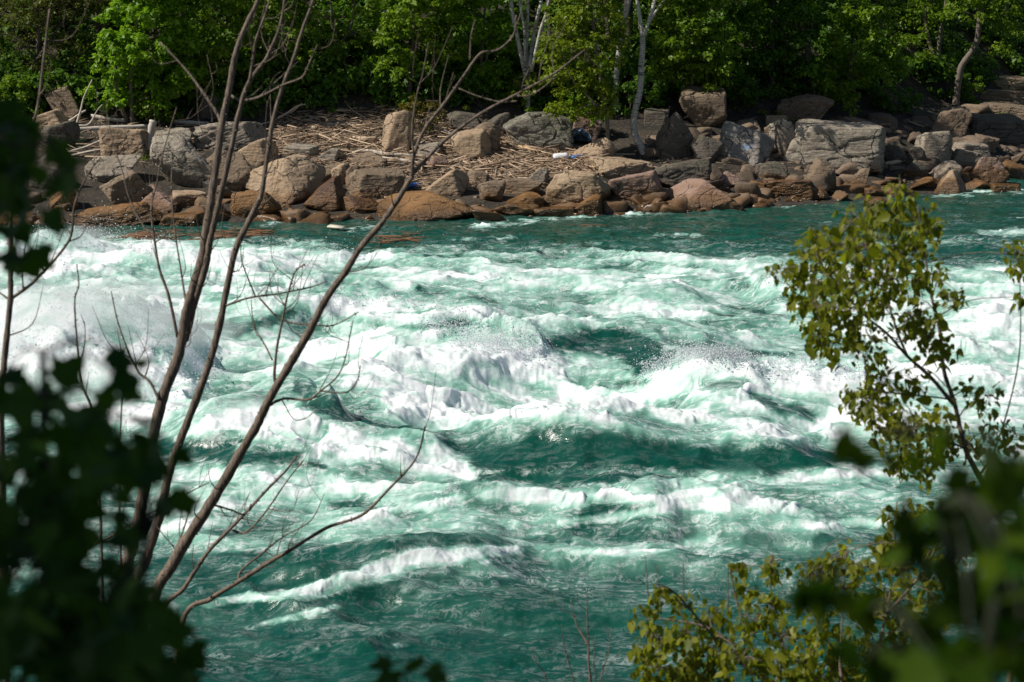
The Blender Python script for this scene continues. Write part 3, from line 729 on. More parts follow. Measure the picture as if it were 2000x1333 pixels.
ROCKS = [  # x0,x1,y0,y1, shape, stone, roll degrees, label
 (388,528,238,300,'slab','grey',-14,"upper end of the long grey slab behind the sapling stems, tilted up to the right"),
 (300,434,268,378,'round','grey',-22,"big grey cracked boulder leaning left, beneath the upper grey slab"),
 (396,497,298,380,'round','brown',-20,"brown rounded boulder wedged between the grey cracked boulder and the large smooth tan one"),
 (466,538,271,330,'round','tan',0,"tan rounded boulder perched on top beside the debris beach edge"),
 (472,626,309,404,'round','tan',-10,"large smooth tan boulder with a rounded back, biggest at the left waterline"),
 (170,272,305,364,'round','grey',0,"grey rough-skinned boulder under the dead twigs at the left"),
 (194,304,338,416,'slab','brown',-32,"brown slab sloping steeply down to the left towards the water"),
 (250,343,365,420,'pyramid','pink',-8,"pinkish boulder with a smooth sloping face above the orange ledge"),
 (165,312,398,452,'slab','orange',-14,"long low orange algae-covered ledge dipping into the rapids at the left"),
 (336,404,375,408,'slab','tan',0,"flat tan slab lying level between pink and orange rocks"),
 (450,546,374,434,'round','orange',0,"wet orange boulder in the water below the large smooth tan one"),
 (312,394,418,450,'slab','orange',0,"low wet orange rock awash behind the floating sticks"),
 (380,422,387,420,'round','brown',0,"small brown rock just above the low wet orange one"),
 (596,672,348,418,'pyramid','rust',10,"dark wet brown rock right of the large smooth tan boulder"),
 (660,742,384,421,'round','rust',0,"dark knobbly wet rock at the waterline with glistening top"),
 (624,680,321,364,'round','brown',0,"brown rounded rock behind the dark wet rock at the beach edge"),
 (553,622,283,312,'slab','grey',0,"low flat grey rock lying on the driftwood beach"),
 (618,662,292,320,'wedge','grey',0,"small grey wedge-shaped rock beside the low flat grey one"),
 (198,286,250,312,'block','tan',0,"square tan block behind the dead twigs under the white log"),
 (298,374,253,296,'block','grey',0,"grey blocky rock behind the cracked boulder's upper left"),
 (92,156,168,236,'block','brown',-24,"tall brown block tilted against the bushes at upper left"),
 (68,132,215,254,'slab','tan',-18,"tan slab leaning left below the tilted brown block"),
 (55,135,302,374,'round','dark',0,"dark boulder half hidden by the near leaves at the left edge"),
 (96,152,365,412,'wedge','orange',0,"orange-stained rock at the left end of the waterline"),
 (424,472,362,398,'round','brown',0,"small brown rock between the pale slab and the large smooth tan boulder"),
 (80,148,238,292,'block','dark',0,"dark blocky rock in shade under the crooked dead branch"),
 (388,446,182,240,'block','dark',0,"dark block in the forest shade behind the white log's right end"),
 (747,806,218,302,'block','tan',4,"tall upright tan block standing on the debris beach"),
 (884,957,256,316,'block','tan',-12,"tan boulder with a flat angled face in front of the rounded brown one"),
 (917,975,242,304,'round','brown',0,"rounded brown boulder tucked behind the flat-faced tan one"),
 (988,1114,222,297,'round','moss',0,"big grey mossy boulder with undercut base below the leafy birch saplings"),
 (1124,1199,272,322,'round','tan',0,"smooth tan boulder right of the blue tarpaulin"),
 (1156,1272,309,352,'slab','tan',0,"broad flat tan ledge below the curved birch trunk"),
 (1062,1196,333,412,'block','tan',6,"large tan block with dark overhanging front at the waterline"),
 (1192,1297,336,400,'slab','pink',-12,"reddish split slab rising to the right beside the large overhanging block"),
 (1278,1388,312,372,'slab','dark',0,"dark layered boulder under the shadow between two birches and the pyramid rock"),
 (833,912,332,384,'wedge','tan',0,"tan wedge with a flat sloping left face beside the beach sticks"),
 (937,987,355,397,'round','brown',0,"small round brown rock right of the sloping tan wedge"),
 (677,788,334,390,'slab','brown',-4,"flat-topped dark brown slab with overhanging lip above the water"),
 (735,927,380,440,'pyramid','orange',-6,"long low orange-brown slab sloping into the water at the middle of the shore"),
 (977,1058,351,386,'slab','brown',0,"brown flat rock between the round brown rock and the large overhanging block"),
 (990,1060,379,412,'wedge','orange',0,"orange wedge below the brown flat rock"),
 (965,1040,396,426,'round','orange',0,"low wet orange rock with foam running around it"),
 (923,988,409,440,'round','rust',0,"dark red wet rock awash at the end of the long orange-brown slab"),
 (648,680,322,366,'round','tan',0,"narrow tan rock squeezed between two brown ones at the beach edge"),
 (688,757,298,330,'round','brown',0,"low brown rock under the pale driftwood log on the beach"),
 (833,876,305,334,'round','pink',0,"small pinkish rock among sticks in the middle of the beach"),
 (806,862,280,306,'slab','grey',-12,"low grey sloping rock right of the upright tan block"),
 (876,944,219,258,'block','dark',0,"dark square rock with grass on its top behind the beach"),
 (942,994,222,272,'wedge','dark',12,"dark rock sloping right between the grassy and the mossy boulder"),
 (1120,1174,229,276,'slab','pink',15,"pinkish broken slabs behind the smooth tan boulder"),
 (908,952,334,364,'block','brown',0,"little brown block right behind the sloping tan wedge"),
 (1026,1072,330,368,'wedge','grey',0,"grey wedge with shaded right face beside the large overhanging block"),
 (1120,1177,385,424,'wedge','orange',0,"orange rock at the foot of the large overhanging block"),
 (1044,1122,405,426,'slab','orange',0,"low yellow-brown algae rock just breaking the surface"),
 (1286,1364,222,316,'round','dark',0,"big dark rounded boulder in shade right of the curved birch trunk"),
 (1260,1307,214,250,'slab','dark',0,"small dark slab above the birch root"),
 (676,706,324,368,'block','brown',0,"narrow upright brown rock left of the dark flat-topped slab"),
 (1329,1414,174,256,'block','brown',-8,"angular brown boulder with a steep cut face below the green crown"),
 (1353,1412,268,322,'round','dark',0,"dark round boulder left of the one with blue paint"),
 (1408,1511,243,328,'round','blue',10,"pale grey boulder with a smear of blue and white paint"),
 (1505,1554,236,310,'round','grey',0,"upright grey rock between the painted boulder and the huge slab"),
 (1534,1730,243,342,'slab','grey',3,"huge flat-topped grey slab with sunlit top and dark hollow below"),
 (1571,1632,312,375,'round','brown',0,"round brown boulder under the huge slab's left end"),
 (1520,1622,188,245,'wedge','brown',22,"dark brown wedge pointing up left behind the huge slab"),
 (1496,1538,226,248,'slab','tan',0,"bright tan sunlit stone at the wedge's foot"),
 (1816,1892,212,274,'block','brown',24,"brown block sloping right under the leaning tree"),
 (1792,1858,258,322,'block','grey',6,"grey cube-shaped boulder right of the huge slab, beyond the rubble"),
 (1853,1914,292,332,'slab','grey',14,"grey sloping rock in front of the flat grey one"),
 (1862,1930,280,310,'slab','grey',4,"flat grey rock behind the tilted reddish block"),
 (1893,1968,309,368,'block','pink',26,"reddish cracked block tilted on edge at the right waterline"),
 (1824,1889,335,385,'pyramid','tan',0,"tan pointed boulder standing in the water left of the tilted reddish block"),
 (1305,1447,354,416,'pyramid','pink',-4,"pinkish pyramid boulder with orange foot jutting into the water"),
 (1488,1586,352,388,'slab','rust',0,"glistening wet rust-coloured ledge under the round brown boulder"),
 (1402,1453,337,368,'round','pink',0,"small pinkish rock above the pyramid boulder"),
 (1659,1696,330,375,'block','brown',18,"small upright block leaning in the hollow under the huge slab"),
 (1816,1874,317,360,'wedge','grey',0,"grey wedge behind the tan pointed boulder"),
 (1766,1831,348,375,'round','orange',0,"low orange rock left of the tan pointed boulder"),
 (1771,1810,288,324,'round','dark',0,"small dark round rock left of the grey cube"),
 (1726,1770,278,321,'round','dark',0,"dark rock in the shadow off the huge slab's right end"),
 (1767,1815,315,353,'round','dark',0,"dark stone below the small dark round rock"),
 (1897,1954,264,300,'slab','brown',12,"brown dappled slab behind the flat grey rock near the right edge"),
 (1886,2010,226,278,'slab','dark',6,"long dark ledge at the right edge of the shore"),
 (1944,2014,315,356,'round','orange',0,"wet orange rock in the white water at the right edge"),
 (1888,1934,354,376,'round','orange',0,"yellow-brown algae rock before the tilted reddish block"),
 (1938,1996,360,380,'slab','orange',0,"low algae-green rock awash right of the tilted reddish block"),
 (1478,1536,318,357,'round','dark',0,"dark rock beneath the painted boulder's right side"),
 (1583,1617,370,392,'round','rust',0,"small dark red wet stone below the glistening ledge"),
 (1532,1568,341,364,'round','brown',0,"little brown stone left of the round brown boulder"),
 (1645,1694,228,252,'round','brown',0,"small brown stone behind the huge slab"),
 (1463,1492,354,382,'block','orange',0,"small square orange stone right of the pyramid boulder"),
 (1687,1736,386,410,'round','orange',0,"orange rock alone in the water in front of the hollow"),
 (1686,1722,365,386,'round','orange',0,"flat orange stone in the shallows below the leaning upright block"),
 (1905,2010,148,178,'slab','tan',4,"uppermost tan stone ledge on the slope at the right edge"),
 (1910,2012,176,204,'slab','brown',3,"middle stone ledge on the slope at the right edge"),
 (1900,2012,200,232,'slab','brown',5,"lowest stone ledge on the slope at the right edge"),
]
def build_rocks():
    for k, (x0, x1, y0, y1, kind, stone, roll, label) in enumerate(ROCKS):
        cx = .5 * (x0 + x1)
        g = on_ground(cx, y1 - .06 * (y1 - y0))
        px_m = math.hypot(g[1], 10) / FPX
        w = (x1 - x0) * px_m
        dep = min(max(w * .75, .5), 3.2)
        Yc = g[1] + dep * .42
        ztop = at_depth(cx, y0, Yc)[2]
        zb = g[2] - .25 * (ztop - g[2])
        h = max(ztop - zb, .2)
        V, F = rock_shape(kind, 100 + k, 6 if (x1 - x0) > 85 else 5, 1.0)
        if roll:
            a = math.radians(roll); c, s = math.cos(a), math.sin(a)
            sq = h / w
            V = V * np.array([1, 1, max(sq * 1.4, .35)])
            V = np.stack([V[:, 0] * c + V[:, 2] * s, V[:, 1], -V[:, 0] * s + V[:, 2] * c], -1)
        rz = np.random.default_rng(900 + k).uniform(-.35, .35)
        c, s = math.cos(rz), math.sin(rz)
        V = np.stack([V[:, 0] * c - V[:, 1] * s, V[:, 0] * s + V[:, 1] * c, V[:, 2]], -1)
        lo, hi = V.min(0), V.max(0)
        V = (V - lo) / (hi - lo) - np.array([.5, .5, 0])
        V = V * np.array([w * 1.10, dep, h * 1.05])
        org = np.array([at_depth(cx, y0, Yc)[0], Yc, zb])
        o = link_mesh("boulder", V, F, RM[stone], None, True)
        o.location = org
        tag(o, label, "boulder", "boulders along the far shore")
build_rocks()

def rand_in(region, n, r):
    """points in a picture polygon strip: list of (x, ytop, ybottom)"""
    R = np.array(region, float)
    x = r.uniform(R[0, 0], R[-1, 0], n)
    t = r.uniform(0, 1, n)
    y = np.interp(x, R[:, 0], R[:, 1]) * (1 - t) + np.interp(x, R[:, 0], R[:, 2]) * t
    return x, y

def build_rubble():
    r = np.random.default_rng(31)
    Vs, Fs, tn, n = [], [], [], 0
    pool = [rock_shape(q, 3000 + z, 3, .9) for z in range(8) for q in ('block', 'wedge', 'pyramid')]
    xs = np.concatenate([r.uniform(-100, 2100, 600), rand_in([(1250, 260, 390), (2000, 200, 345)], 900, r)[0]])
    ys = np.empty(len(xs))
    for i, x in enumerate(xs):
        yb = np.interp(x, [-100, 300, 700, 1000, 1300, 1500, 1800, 2100], [445, 440, 432, 426, 414, 398, 376, 335])
        ys[i] = yb - abs(r.normal(0, 30)) + 4 if i < 600 else r.uniform(yb - 150, yb)
    for i, (x, y) in enumerate(zip(xs, ys)):
        g = on_ground(x, y)
        s = (r.uniform(.4, .75) if i % 16 == 0 else np.clip(np.exp(r.normal(math.log(.115), .75)), .04, .55)) * np.array([1.35, 1, .6]) * r.uniform(.6, 1.25, 3)
        P, F = pool[r.integers(len(pool))]; P = P * s
        tl = r.normal(0, .35); P = np.stack([P[:, 0] * math.cos(tl) + P[:, 2] * math.sin(tl), P[:, 1], -P[:, 0] * math.sin(tl) + P[:, 2] * math.cos(tl)], -1)
        a = r.uniform(0, 6.3); c, q = math.cos(a), math.sin(a)
        P = np.stack([P[:, 0] * c - P[:, 1] * q, P[:, 0] * q + P[:, 1] * c, P[:, 2]], -1) + g
        Vs.append(P); Fs.append(F + n); n += len(P); tn.append(np.full(len(P), r.uniform()))
    t = NT("rubble_stone"); p = t.geo()
    a = t.attr("tone"); n1 = t.noise(p, 6, 5, .6)
    c = t.mix(a, (.06, .042, .028), (.23, .165, .11)); c = t.mix(t.ss(n1, .45, .7, 0, .5), c, (.08, .06, .045))
    sz = t.n("SeparateXYZ"); t.l(p, sz.inputs[0])
    hg = t.math('ADD', sz.outputs[2], t.math('MULTIPLY', t.math('SUBTRACT', t.noise(p, .8, 4), .5), 1.0))
    c = t.mix(t.ss(hg, .25, .8, .85, 0), c, (.13, .062, .016)); c = t.mix(t.ss(hg, 0, .4, .6, 0), c, (.035, .02, .008))
    t.l(c, t.b.inputs["Base Color"]); t.l(t.ss(hg, .1, .5, .3, .9), t.b.inputs["Roughness"])
    t.bump(n1, .6, .06)
    tag(link_mesh("rubble", np.concatenate(Vs), np.concatenate(Fs), t.m, None, False, {"tone": np.concatenate(tn)}),
        "loose stones and pebbles filling the gaps between the shore boulders", "rubble", None, "stuff")
build_rubble()

# ------------------------------------------------------------------ driftwood
def wood_mat(name, a, b, gl=0.0):
    t = NT(name); p = t.objc()
    n1 = t.noise(t.mapping(p, (3, 9, 9)), 3, 5, .6); tone = t.attr("tone")
    c = t.mix(n1, a, b)
    if gl >= 0: c = t.mix(t.math('MULTIPLY', tone, .75), c, (.17, .092, .045))
    t.l(c, t.b.inputs["Base Color"]); t.b.inputs["Roughness"].default_value = .85
    t.bump(n1, .4, .02)
    return t.m
WM = wood_mat("bleached_wood", (.40, .27, .17), (.66, .52, .37))
LOGM = wood_mat("pale_log", (.42, .36, .29), (.60, .54, .46), -1)
PLANKM = wood_mat("tan_plank", (.45, .30, .16), (.56, .40, .23), -1)

def sticks(name, label, P, L, Rr, azim, tilt, r, mat):
    n = len(P)
    ca = np.stack([np.cos(azim) * np.cos(tilt), np.sin(azim) * np.cos(tilt), np.sin(tilt)], -1)
    up = np.array([0, 0, 1.0]); b = np.cross(ca, up); b /= np.linalg.norm(b, axis=1)[:, None]
    c = np.cross(b, ca)
    bend = r.normal(0, .07, n)[:, None] * b * L[:, None]
    rings = []
    for tt, rs in ((-.5, .8), (0, 1.0), (.5, .55)):
        ctr = P + ca * (L * tt)[:, None] + (bend if tt == 0 else 0)
        for a in (0, 2.09, 4.19):
            rings.append(ctr + (Rr * rs)[:, None] * (math.cos(a) * b + math.sin(a) * c))
    V = np.stack(rings, 1)
    f = []
    for k in (0, 3):
        for j in range(3):
            f.append([k + j, k + (j + 1) % 3, k + 3 + (j + 1) % 3, k + 3 + j])
    F = (np.array(f)[None] + (np.arange(n) * 9)[:, None, None]).reshape(-1, 4)
    T = (np.array([[0, 2, 1], [6, 7, 8]])[None] + (np.arange(n) * 9)[:, None, None]).reshape(-1, 3)
    tone = np.repeat(np.clip(r.beta(1.1, 1.6, n), 0, 1), 9)
    o = link_mesh(name, V.reshape(-1, 3), [F, T], mat, None, False, {"tone": tone})
    return tag(o, label, "driftwood", None, "stuff")

def build_debris():
    r = np.random.default_rng(41)
    n = 11500
    x1, y1 = rand_in([(535, 235, 330), (600, 222, 330), (760, 212, 368), (900, 235, 375), (1000, 265, 378), (1100, 285, 360), (1200, 300, 335)], n, r)
    x2, y2 = rand_in([(80, 232, 300), (300, 238, 330), (420, 238, 300)], 700, r)
    x3, y3 = rand_in([(1240, 290, 345), (1480, 230, 330), (1820, 240, 330)], 250, r)
    x = np.concatenate([x1, x2, x3]); y = np.concatenate([y1, y2, y3])
    P = np.array([on_ground(a, b) for a, b in zip(x, y)])
    P[:, 2] += r.uniform(.0, .17, len(P))
    L = np.clip(np.exp(r.normal(math.log(.21), .85, len(P))), .07, 2.6)
    az = r.normal(0, 1.1, len(P))
    sticks("driftwood_debris", "sun-bleached sticks and wood chips carpeting the beach between the boulders", P, L, np.clip(L * .032, .007, .05) * r.uniform(.5, 1.3, len(P)), az, r.normal(0, .2, len(P)), r, WM)
    x1, y1 = rand_in([(250, 452, 468), (380, 452, 470), (530, 452, 462)], 190, r)
    x2, y2 = rand_in([(735, 462, 478), (825, 462, 472)], 60, r)
    x3, y3 = rand_in([(560, 412, 432), (650, 414, 436), (740, 408, 420)], 70, r)
    x4, y4 = rand_in([(1110, 443, 446), (1190, 441, 444)], 7, r)
    x = np.concatenate([x1, x2, x3, x4]); y = np.concatenate([y1, y2, y3, y4])
    P = np.array([river_hit(a, b) for a, b in zip(x, y)]); P[:, 2] += .015
    L = np.clip(np.exp(r.normal(math.log(.55), .5, len(P))), .2, 2.0)
    o = sticks("floating_driftwood", "raft of reddish brown sticks floating on the river just off the left boulders", P, L, L * .02, r.normal(0, .55, len(P)), r.normal(0, .05, len(P)), r,
           wood_mat("wet_wood", (.14, .06, .025), (.24, .12, .055)))
build_debris()

def log_thing(name, label, cat, paths, mat, group=None, lift=.08, gz=None):
    """driftwood lying on the bank; paths: lists of (x, y, width px[, lift m])"""
    T = Tubes(); org = None
    for k, path in enumerate(paths):
        pts, rad = [], []
        for q in path:
            g = on_ground(q[0], q[1]) if gz is None else river_hit(q[0], q[1])
            m = math.hypot(g[1], 10) / FPX
            if len(q) > 3:           # raised above the ground: keep the distance of the first point
                g = at_depth(q[0], q[1], pts[0][1])
            else:
                g = g + np.array([0, 0, q[2] * m * .4])
            pts.append(g); rad.append(q[2] * m * .5)
        P = spline(pts, 6); R = np.interp(np.linspace(0, 1, len(P)), np.linspace(0, 1, len(rad)), rad)
        if org is None: org = P[0].copy()
        T.add(P, R, 8, .07)
    o = T.build(name, mat, None, org); o.location = org
    return tag(o, label, cat, group)
G = "driftwood logs on the far shore"
log_thing("driftwood_log", "long straight white log lying across the rocks at the left", "log", [[(126,260,11),(200,255,10),(292,250,8)]], LOGM, G)
log_thing("driftwood_log", "short pale log behind the long white one, below the bright maple", "log", [[(178,232,10),(212,236,9),(248,240,7)]], LOGM, G)
log_thing("driftwood_log", "thin pale log at the forest edge above the grey slab", "log", [[(338,241,7),(372,243,8),(408,244,6)]], LOGM, G)
log_thing("dead_branch", "crooked bleached branch forking upward beside the tilted brown block", "branch",
          [[(72,242,8),(120,240,8),(150,246,6)],[(120,240,6),(136,236,5,1),(160,220,4,1),(168,216,3,1)],[(150,246,6),(158,215,4,1),(164,190,3,1),(180,156,2,1)],[(140,246,5),(172,244,4,1),(190,216,2,1),(200,205,2,1)]], LOGM)
log_thing("driftwood_log", "long pale log lying on the beach in front of the upright tan block", "log", [[(690,304,8),(712,299,9),(760,305,8),(832,308,6)]], LOGM, G)
log_thing("driftwood_log", "pale forked log just below the longest beach log", "log", [[(745,312,7),(790,317,7),(824,322,5)],[(790,317,4),(812,312,3),(828,313,2)]], LOGM, G)
log_thing("driftwood_log", "short white stub of wood pointing up left behind the flat-faced tan boulder", "log", [[(886,266,6),(876,260,6,1),(866,254,5,1)]], LOGM, G)
log_thing("driftwood_log", "pole lying in the shade right of the huge flat-topped slab", "log", [[(1728,324,8),(1750,320,8),(1772,314,6)]], WM, G)
log_thing("driftwood_log", "reddish branch lying across the orange-brown slab above the water", "log", [[(750,388,5),(800,384,5),(858,380,4)]], WM, G)
log_thing("driftwood_log", "thin pale pole lying slantwise on the sticks left of the grey wedge rock", "log", [[(962,350,5),(990,343,5),(1016,334,4)]], LOGM, G)
log_thing("driftwood_log", "slim tan stick leaning toward the large overhanging block", "log", [[(1040,330,4),(1054,338,4),(1068,348,3)]], PLANKM, G)
log_thing("driftwood_log", "bent grey log half buried in sticks above the sloping tan wedge rock", "log", [[(905,318,6),(925,322,7),(948,316,6),(965,322,4)]], WM, G)
log_thing("driftwood_log", "pale log lying along the back of the beach under the forked tree", "log", [[(610,252,6),(650,246,6),(700,244,5)]], LOGM, G)
log_thing("driftwood_log", "short thick log lying among the sticks left of the upright tan block", "log", [[(690,272,9),(712,276,10),(735,274,8)]], WM, G)
log_thing("dead_branch", "bleached fork of dead branch sticking up at the back of the beach, left", "branch",
          [[(542,234,5),(560,222,4,1),(580,208,3,1),(597,204,2,1)],[(556,226,4),(572,218,3,1),(590,202,2,1)],[(540,236,4),(528,240,3),(500,246,3)]], WM)
log_thing("floating_log", "long reddish branch floating at the waterline below the large smooth tan boulder", "log", [[(588,414,4),(640,418,5),(702,418,4)]], WM, None, gz=1)
log_thing("tree_stump", "upright grey stump standing between the tan block and the grey blocky rock", "stump", [[(290,300,13),(291,275,12,1),(296,250,13,1),(300,236,14,1)]], LOGM)
log_thing("dead_twigs", "tangle of bare bleached twigs hanging over the grey rough-skinned boulder", "branch",
          [[(132,300,5),(165,288,4,1),(215,270,3,1),(285,268,2,1)],[(140,306,5),(200,292,3,1),(245,298,2,1),(262,330,2,1)],[(150,300,4),(190,310,3,1),(230,325,2,1),(250,345,2,1)],
           [(200,290,3),(210,315,2,1),(240,335,2,1)],[(215,285,3),(240,265,2,1),(262,290,2,1),(280,300,1.5,1)],[(126,286,4),(160,300,3,1),(200,303,2,1)]], LOGM)

# flat board, jug, tarpaulin, floating plank
def box_mesh(sx, sy, sz, bev):
    import bmesh
    bm = bmesh.new(); bmesh.ops.create_cube(bm, size=1.0)
    bmesh.ops.scale(bm, vec=(sx, sy, sz), verts=bm.verts)
    bmesh.ops.bevel(bm, geom=list(bm.edges), offset=bev, segments=2, affect='EDGES')
    V = np.array([v.co[:] for v in bm.verts]); Fd = {}
    for f in bm.faces: Fd.setdefault(len(f.verts), []).append([v.index for v in f.verts])
    bm.free()
    return V, list(Fd.values())
def simple_mat(name, col, rough=.5):
    t = NT(name); n = t.noise(t.objc(), 9, 4)
    t.l(t.mix(t.ss(n, .35, .75, 0, .45), col, tuple(k * .55 for k in col)), t.b.inputs["Base Color"]); t.b.inputs["Roughness"].default_value = rough
    return t.m
def plank(name, label, p0, p1, w, mat, on_water=False):
    a, b = (river_hit(*p0), river_hit(*p1)) if on_water else (on_ground(*p0), on_ground(*p1))
    L = np.linalg.norm(b - a)
    V, F = box_mesh(L, w, .06, .008)
    V[:, 2] += .03 * (V[:, 0] / L) ** 2
    o = link_mesh(name, V, F, mat)
    o.location = (a + b) / 2 + np.array([0, 0, .12])
    d = b - a
    o.rotation_euler = (.25, -math.asin(d[2] / L) - .03, math.atan2(d[1], d[0]))
    return tag(o, label, "plank")
plank("wooden_plank", "tan sawn plank lying on the sticks beneath the big mossy boulder", (1013, 290), (1058, 302), .22, PLANKM)
plank("floating_plank", "pale plank floating in the river off the dark wet rocks", (642, 450), (672, 455), .22, simple_mat("pale_board", (.62, .58, .46), .6), True)
def build_jug():
    g = on_ground(1096, 314)
    root = empty("plastic_jug", g + np.array([0, 0, .16]))
    root.rotation_euler = (0, math.radians(86), math.radians(12))
    prof = [(0, -.33), (.13, -.33), (.16, -.29), (.155, -.1), (.162, 0), (.155, .12), (.16, .2), (.12, .29), (.055, .33), (.05, .36)]
    T = Tubes(); T.add([(0, 0, z) for _, z in prof], [max(r_, .01) for r_, _ in prof], 16)
    m = simple_mat("white_plastic", (.82, .83, .84), .35)
    T.build("jug_body", m, root)
    T = Tubes(); T.add([(0, 0, .362), (0, 0, .40)], [.06, .058], 12); T.build("cap", simple_mat("cap_plastic", (.75, .75, .72), .4), root)
    T = Tubes(); T.add(spline([(.1, 0, .3), (.19, 0, .27), (.19, 0, .14), (.15, 0, .1)], 5), .022, 6); T.build("handle", m, root)
    tag(root, "white plastic jug lying on the driftwood beach", "jug")
build_jug()
def build_tarp():
    g = on_ground(1130, 282)
    n = 36; u, v = np.meshgrid(np.linspace(-.5, .5, n), np.linspace(-.5, .5, n))
    Z = .42 - 1.2 * (u ** 2) - .5 * v + .25 * fbm2(u * 4, v * 4, 4, 14) ; W = 1 + .15 * fbm2(v * 5, u * 0 + 3, 3, 2)
    V = np.stack([u * 1.15 * W, v * .8, Z], -1).reshape(-1, 3)
    i, j = np.meshgrid(np.arange(n - 1), np.arange(n - 1), indexing='ij')
    q = np.stack([i * n + j, i * n + j + 1, (i + 1) * n + j + 1, (i + 1) * n + j], -1).reshape(-1, 4)
    t = NT("tarp_cloth"); nn = t.noise(t.objc(), 4, 3)
    t.l(t.mix(t.ss(nn, .45, .55), (.10, .17, .30), (.30, .40, .50)), t.b.inputs["Base Color"]); t.b.inputs["Roughness"].default_value = .6
    o = link_mesh("tarpaulin", V, q, t.m, None, True); o.location = g
    md = o.modifiers.new("thickness", 'SOLIDIFY'); md.thickness = .01
    tag(o, "crumpled blue and white tarpaulin caught between boulders under the leaves", "tarpaulin")
build_tarp()
def bottle(label, px, py, col):
    g = on_ground(px, py) + np.array([0, 0, .12])
    prof = [(.02, -.2), (.06, -.19), (.062, .05), (.05, .1), (.022, .16), (.02, .2)]
    T = Tubes(); T.add([(0, 0, z) for _, z in prof], [r_ for r_, _ in prof], 10)
    o = T.build("plastic_bottle", simple_mat("bottle_plastic", col, .3)); o.location = g; o.rotation_euler = (0, 1.45, .4)
    o.scale = (1.5, 1.5, 1.5)
    tag(o, label, "bottle", "litter washed up on the far shore")
bottle("bright blue plastic bottle behind the dark flat-topped slab", 806, 368, (.03, .16, .6))
bottle("blue bottle lying under the smooth tan boulder, right of the jug", 1128, 312, (.05, .2, .62))

# ------------------------------------------------------------------ foliage
def leaf_mat(name, a, b, transl=.35, spec=.3):
    t = NT(name)
    tone = t.attr("tone"); nn = t.noise(t.geo(), 1.2, 3)
    c = t.mix(tone, a, b)
    t.l(c, t.b.inputs["Base Color"]); t.b.inputs["Roughness"].default_value = .45
    t.b.inputs["Specular IOR Level"].default_value = spec
    tr = t.n("BsdfTranslucent")
    t.l(t.mix(1.0, c, (1.25, 1.35, .55), 'MULTIPLY'), tr.inputs[0])
    mx = t.n("MixShader"); mx.inputs[0].default_value = transl
    t.l(t.b.outputs[0], mx.inputs[1]); t.l(tr.outputs[0], mx.inputs[2]); t.l(mx.outputs[0], t.out.inputs[0])
    return t.m
def bark_mat(name, a, b, scale=(14, 14, 3), birch=False):
    t = NT(name); p = t.objc()
    n1 = t.noise(t.mapping(p, scale), 2, 5, .65)
    c = t.mix(t.ss(n1, .35, .65), a, b)
    if birch:
        n2 = t.noise(t.mapping(p, (2.0, 2.0, 16)), 1.2, 3, .6)
        c = t.mix(t.ss(n2, .56, .64), c, (.05, .04, .035))
        n3 = t.noise(p, 1.3, 3); c = t.mix(t.ss(n3, .6, .7, 0, .8), c, (.12, .09, .07))
    t.l(c, t.b.inputs["Base Color"]); t.b.inputs["Roughness"].default_value = .85
    t.bump(n1, .6, .02)
    return t.m
LM = dict(
    bright=leaf_mat("bright_maple_leaf", (.12, .25, .016), (.25, .40, .025), .5),
    mid=leaf_mat("green_leaf", (.095, .18, .014), (.235, .34, .025), .45),
    deep=leaf_mat("deep_green_leaf", (.05, .12, .016), (.13, .24, .022), .4),
    olive=leaf_mat("olive_leaf", (.075, .088, .016), (.14, .155, .030), .35),
    yellow=leaf_mat("yellow_green_leaf", (.115, .165, .012), (.22, .29, .020), .45),
    red=leaf_mat("reddish_leaf", (.10, .105, .015), (.17, .13, .025), .4),
    birch=leaf_mat("birch_leaf", (.10, .135, .010), (.28, .29, .024), .55),
    near=leaf_mat("dark_green_leaf", (.020, .064, .010), (.056, .13, .014), .45, .12),
    nearb=leaf_mat("near_bush_leaf", (.016, .052, .006), (.085, .14, .010), .45, .05),  # greens of the lower right bush, tone random per leaf
)
BARK = bark_mat("grey_bark", (.10, .08, .06), (.19, .155, .12))
DARKBARK = bark_mat("dark_bark", (.045, .035, .028), (.10, .08, .06))
WHITEBARK = bark_mat("birch_bark", (.32, .295, .25), (.50, .47, .42), birch=True)
STEMM = bark_mat("green_stem", (.012, .018, .008), (.03, .036, .016))
TWIGM = bark_mat("twig_bark", (.085, .066, .05), (.23, .175, .13), (30, 30, 6))
TV4 = [(0, 0, 0), (.5, .5, .08), (1, 0, -.05), (.5, -.5, .08)]
TF4 = [(0, 3, 2, 1)]

def clump_leaves(C, Rc, per, size, r, flat=.6, elong=.62):
    """leaves round clump centres C with radii Rc"""
    n = len(C) * per
    idx = np.repeat(np.arange(len(C)), per)
    d = r.normal(size=(n, 3)); d /= np.linalg.norm(d, axis=1)[:, None]
    rad = r.uniform(.25, 1, n) ** .6
    P = C[idx] + d * (rad * Rc[idx])[:, None] * np.array([1, 1, flat])
    N = d * .55 + np.array([0, 0, .85]) + r.normal(0, .45, (n, 3)); N /= np.linalg.norm(N, axis=1)[:, None]
    A = np.cross(N, r.normal(size=(n, 3))); A[:, 2] -= .3
    L = size * np.exp(r.normal(0, .28, n))
    V, F, k = leaf_cards(P, A, N, L, L * elong, TV4, TF4)
    tone = np.clip(.5 + .28 * r.normal(size=len(C)), 0, 1)[idx] * .6 + .4 * r.uniform(0, 1, n)
    return V, F, np.repeat(tone, k)

